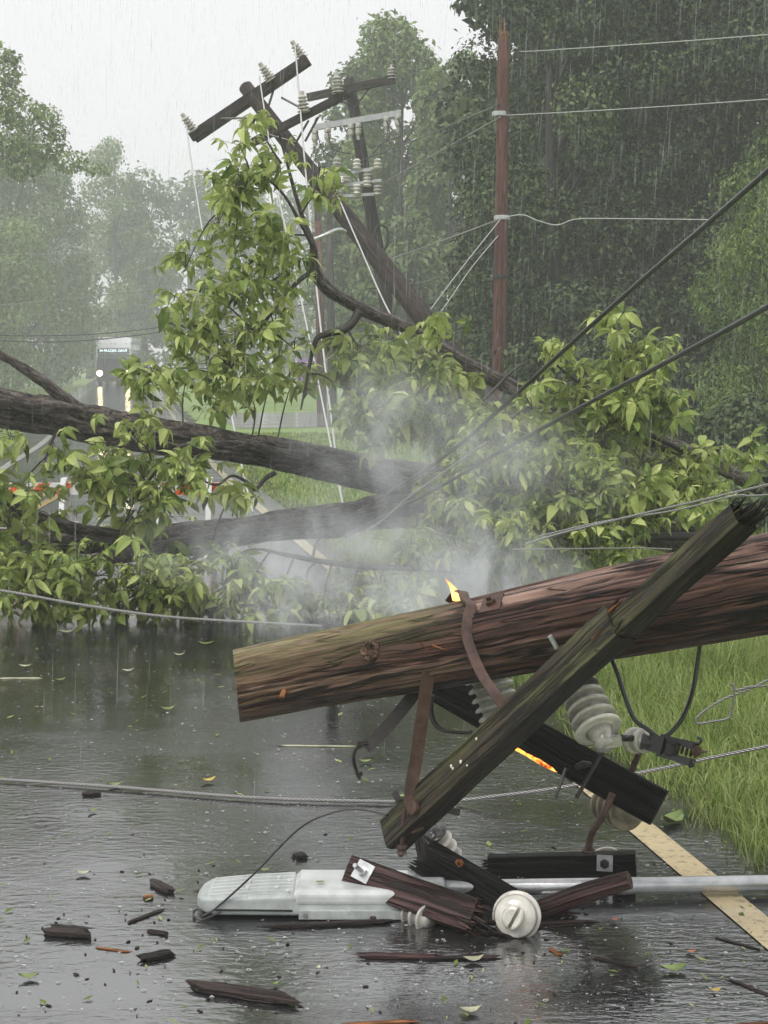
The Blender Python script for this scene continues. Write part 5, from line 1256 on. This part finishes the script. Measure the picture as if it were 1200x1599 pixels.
# torn leaf bits and needles of wood
lb = MB()
for i in range(260):
    g_ = G(rg.uniform(-40, 1240), 990 + 620*rg.random()**1.1)
    if g_.x > road_x(g_.y) + .2: continue
    l = rg.uniform(.006, .022)*(.6 + g_.y*.09); w2 = l*rg.uniform(.12, .5); a_ = rg.uniform(0, 3.14); ca, sa = math.cos(a_), math.sin(a_)
    q = [(-l, 0, .003), (-l*.1, -w2, .006), (l, 0, .004 + rg.random()*.008), (l*.1, w2, .007)]
    lb.add([(g_.x + ca*x - sa*y, g_.y + sa*x + ca*y, z) for (x, y, z) in q], [(0,1,2,3)], None, float(rg.random()))
lb.build('leaf_litter', M['grass'], None, (0,0,0), False, 'torn bits of leaf scattered over the wet road', 'leaf litter', None, 'stuff')
# ---- splashes where drops strike the road
n = 5200
yy = 3.9 + 9.5*rg.random(n)**1.25; xx = rg.uniform(-1, 1, n)*(.30*yy + .5)
ok = xx < road_x(yy) + .2; xx, yy = xx[ok], yy[ok]; n = len(xx)
K = 7; th = np.linspace(0, 2*np.pi, K, endpoint=False)
R = rg.uniform(.002, .0068, n)*rg.uniform(.4, 1.0, n); Hs = R*rg.uniform(.2, .9, n)
ph = rg.uniform(0, 6.28, n)[:, None] + th[None, :]
jit = rg.uniform(.5, 1.4, (n, K))
inner = np.stack([xx[:, None] + np.cos(ph)*R[:, None]*.75, yy[:, None] + np.sin(ph)*R[:, None]*.75, np.full((n, K), .002)], 2)
top = np.stack([xx[:, None] + np.cos(ph)*R[:, None]*1.25, yy[:, None] + np.sin(ph)*R[:, None]*1.25, Hs[:, None]*jit], 2)
V = np.concatenate([inner, top], 1).reshape(-1, 3)
base = (np.arange(n)*2*K)[:, None]; i_ = np.arange(K)[None, :]; j_ = (np.arange(K)+1) % K
F = np.stack([base+i_, base+j_[None, :], base+K+j_[None, :], base+K+i_], 2).reshape(-1, 4)
tag(np_mesh('rain_splashes', V, F, M['splash']), 'countless small splashes of rain on the road', 'splash', kind='stuff')

# ================================================================== air: haze, smoke, rain
hm = MB(); hm.box((0, 145, 10.2), (424, 374, 22.9))
t = NT('haze'); t.t.nodes.remove(t.b)
pv = t.n('VolumePrincipled', {'Color': (0.93, 0.95, 0.96, 1), 'Density': 0.0034, 'Anisotropy': 0.0})
t.t.links.new(pv.outputs[0], t.o.inputs['Volume'])
tag(hm.build('haze', t.m), 'pale rain haze filling the air', 'haze', kind='stuff')
# smoke drifting from the burning pole
sm = MB(); s0, s1 = P(400, 960, 6.5), P(960, 520, 9.2)
smc = Vector((-.05, 7.35, 1.0)); sms = Vector((3.4, 2.6, 1.95))
sm.box(smc, sms)
t = NT('smoke'); t.t.nodes.remove(t.b); v = t.pos()
def puff(c, r):
    d = t.n('VectorMath', {0: t.n('VectorMath', {0: v, 1: tuple(c)}, operation='SUBTRACT').outputs[0], 1: (1/r[0], 1/r[1], 1/r[2])}, operation='MULTIPLY')
    l = t.n('VectorMath', {0: d.outputs[0]}, operation='LENGTH').outputs['Value']
    return t.math('SUBTRACT', 1.0, l, clamp=True)
den = None
for (x, y, D, rx, ry, rz, k) in ((745, 905, 6.6, .55, .6, .26, 2.4), (690, 860, 7.0, .6, .7, .36, 1.2), (640, 730, 7.3, .7, .8, .50, 1.0), (600, 650, 7.4, .5, .7, .45, .7), (420, 850, 7.9, .8, .6, .30, 1.35), (540, 900, 7.6, .8, .7, .34, 1.2), (580, 955, 7.2, .9, .7, .2, 1.6), (860, 740, 7.8, .6, .7, .30, .5), (780, 690, 7.5, .5, .7, .3, .7)):
    f = t.math('MULTIPLY', puff(P(x, y, D), (rx, ry, rz)), k); den = f if den is None else t.math('ADD', den, f)
nz = t.n('TexNoise', {'Vector': t.mapv(v, (1, 1, .75)), 'Scale': 3.6, 'Detail': 6, 'Roughness': .62, 'Distortion': 1.6}).outputs['Fac']
nz2 = t.ramp(nz, [(.44, 0.0), (.72, 1.0)])
den = t.math('MULTIPLY', t.math('MULTIPLY', den, nz2), 1.95)
pv = t.n('VolumePrincipled', {'Color': (0.94, 0.97, 1.0, 1), 'Density': den, 'Anisotropy': 0.0})
t.t.links.new(pv.outputs[0], t.o.inputs['Volume'])
tag(sm.build('smoke', t.m), 'pale blue grey smoke drifting up from behind the burning pole', 'smoke', kind='stuff')
cy.volume_max_steps = 128; cy.volume_step_rate = 1.5
# falling rain: thin drops all through the air
n = 13000
rr = np.random.default_rng(21)
Y = 5 + 38*rr.random(n)**.8; X = rr.uniform(-1, 1, n)*(.28*Y + 1.2); Z = rr.random(n)*(1.0 + .32*Y + 1.2)
L = rr.uniform(.10, .34, n); W = rr.uniform(.0008, .0017, n)*(.7 + Y*.035)
sl_ = rr.normal(.045, .02, n)
top = np.stack([X + sl_*L, Y, Z + L], 1); bot = np.stack([X, Y, Z], 1); mid = (top + bot)/2
a3 = np.linspace(0, 2*np.pi, 3, endpoint=False)
ring = np.stack([mid + np.stack([np.cos(a)*W, np.sin(a)*W, np.zeros(n)], 1) for a in a3], 1)
V = np.concatenate([bot[:, None], ring, top[:, None]], 1).reshape(-1, 3); i0 = np.arange(n)*5
F = np.concatenate([np.stack([i0, i0+1+(k+1) % 3, i0+1+k], 1) for k in range(3)] + [np.stack([i0+4, i0+1+k, i0+1+(k+1) % 3], 1) for k in range(3)])
tag(np_mesh('rain', V, F, M['rain']), 'fine streaks of falling rain', 'rain', kind='stuff')
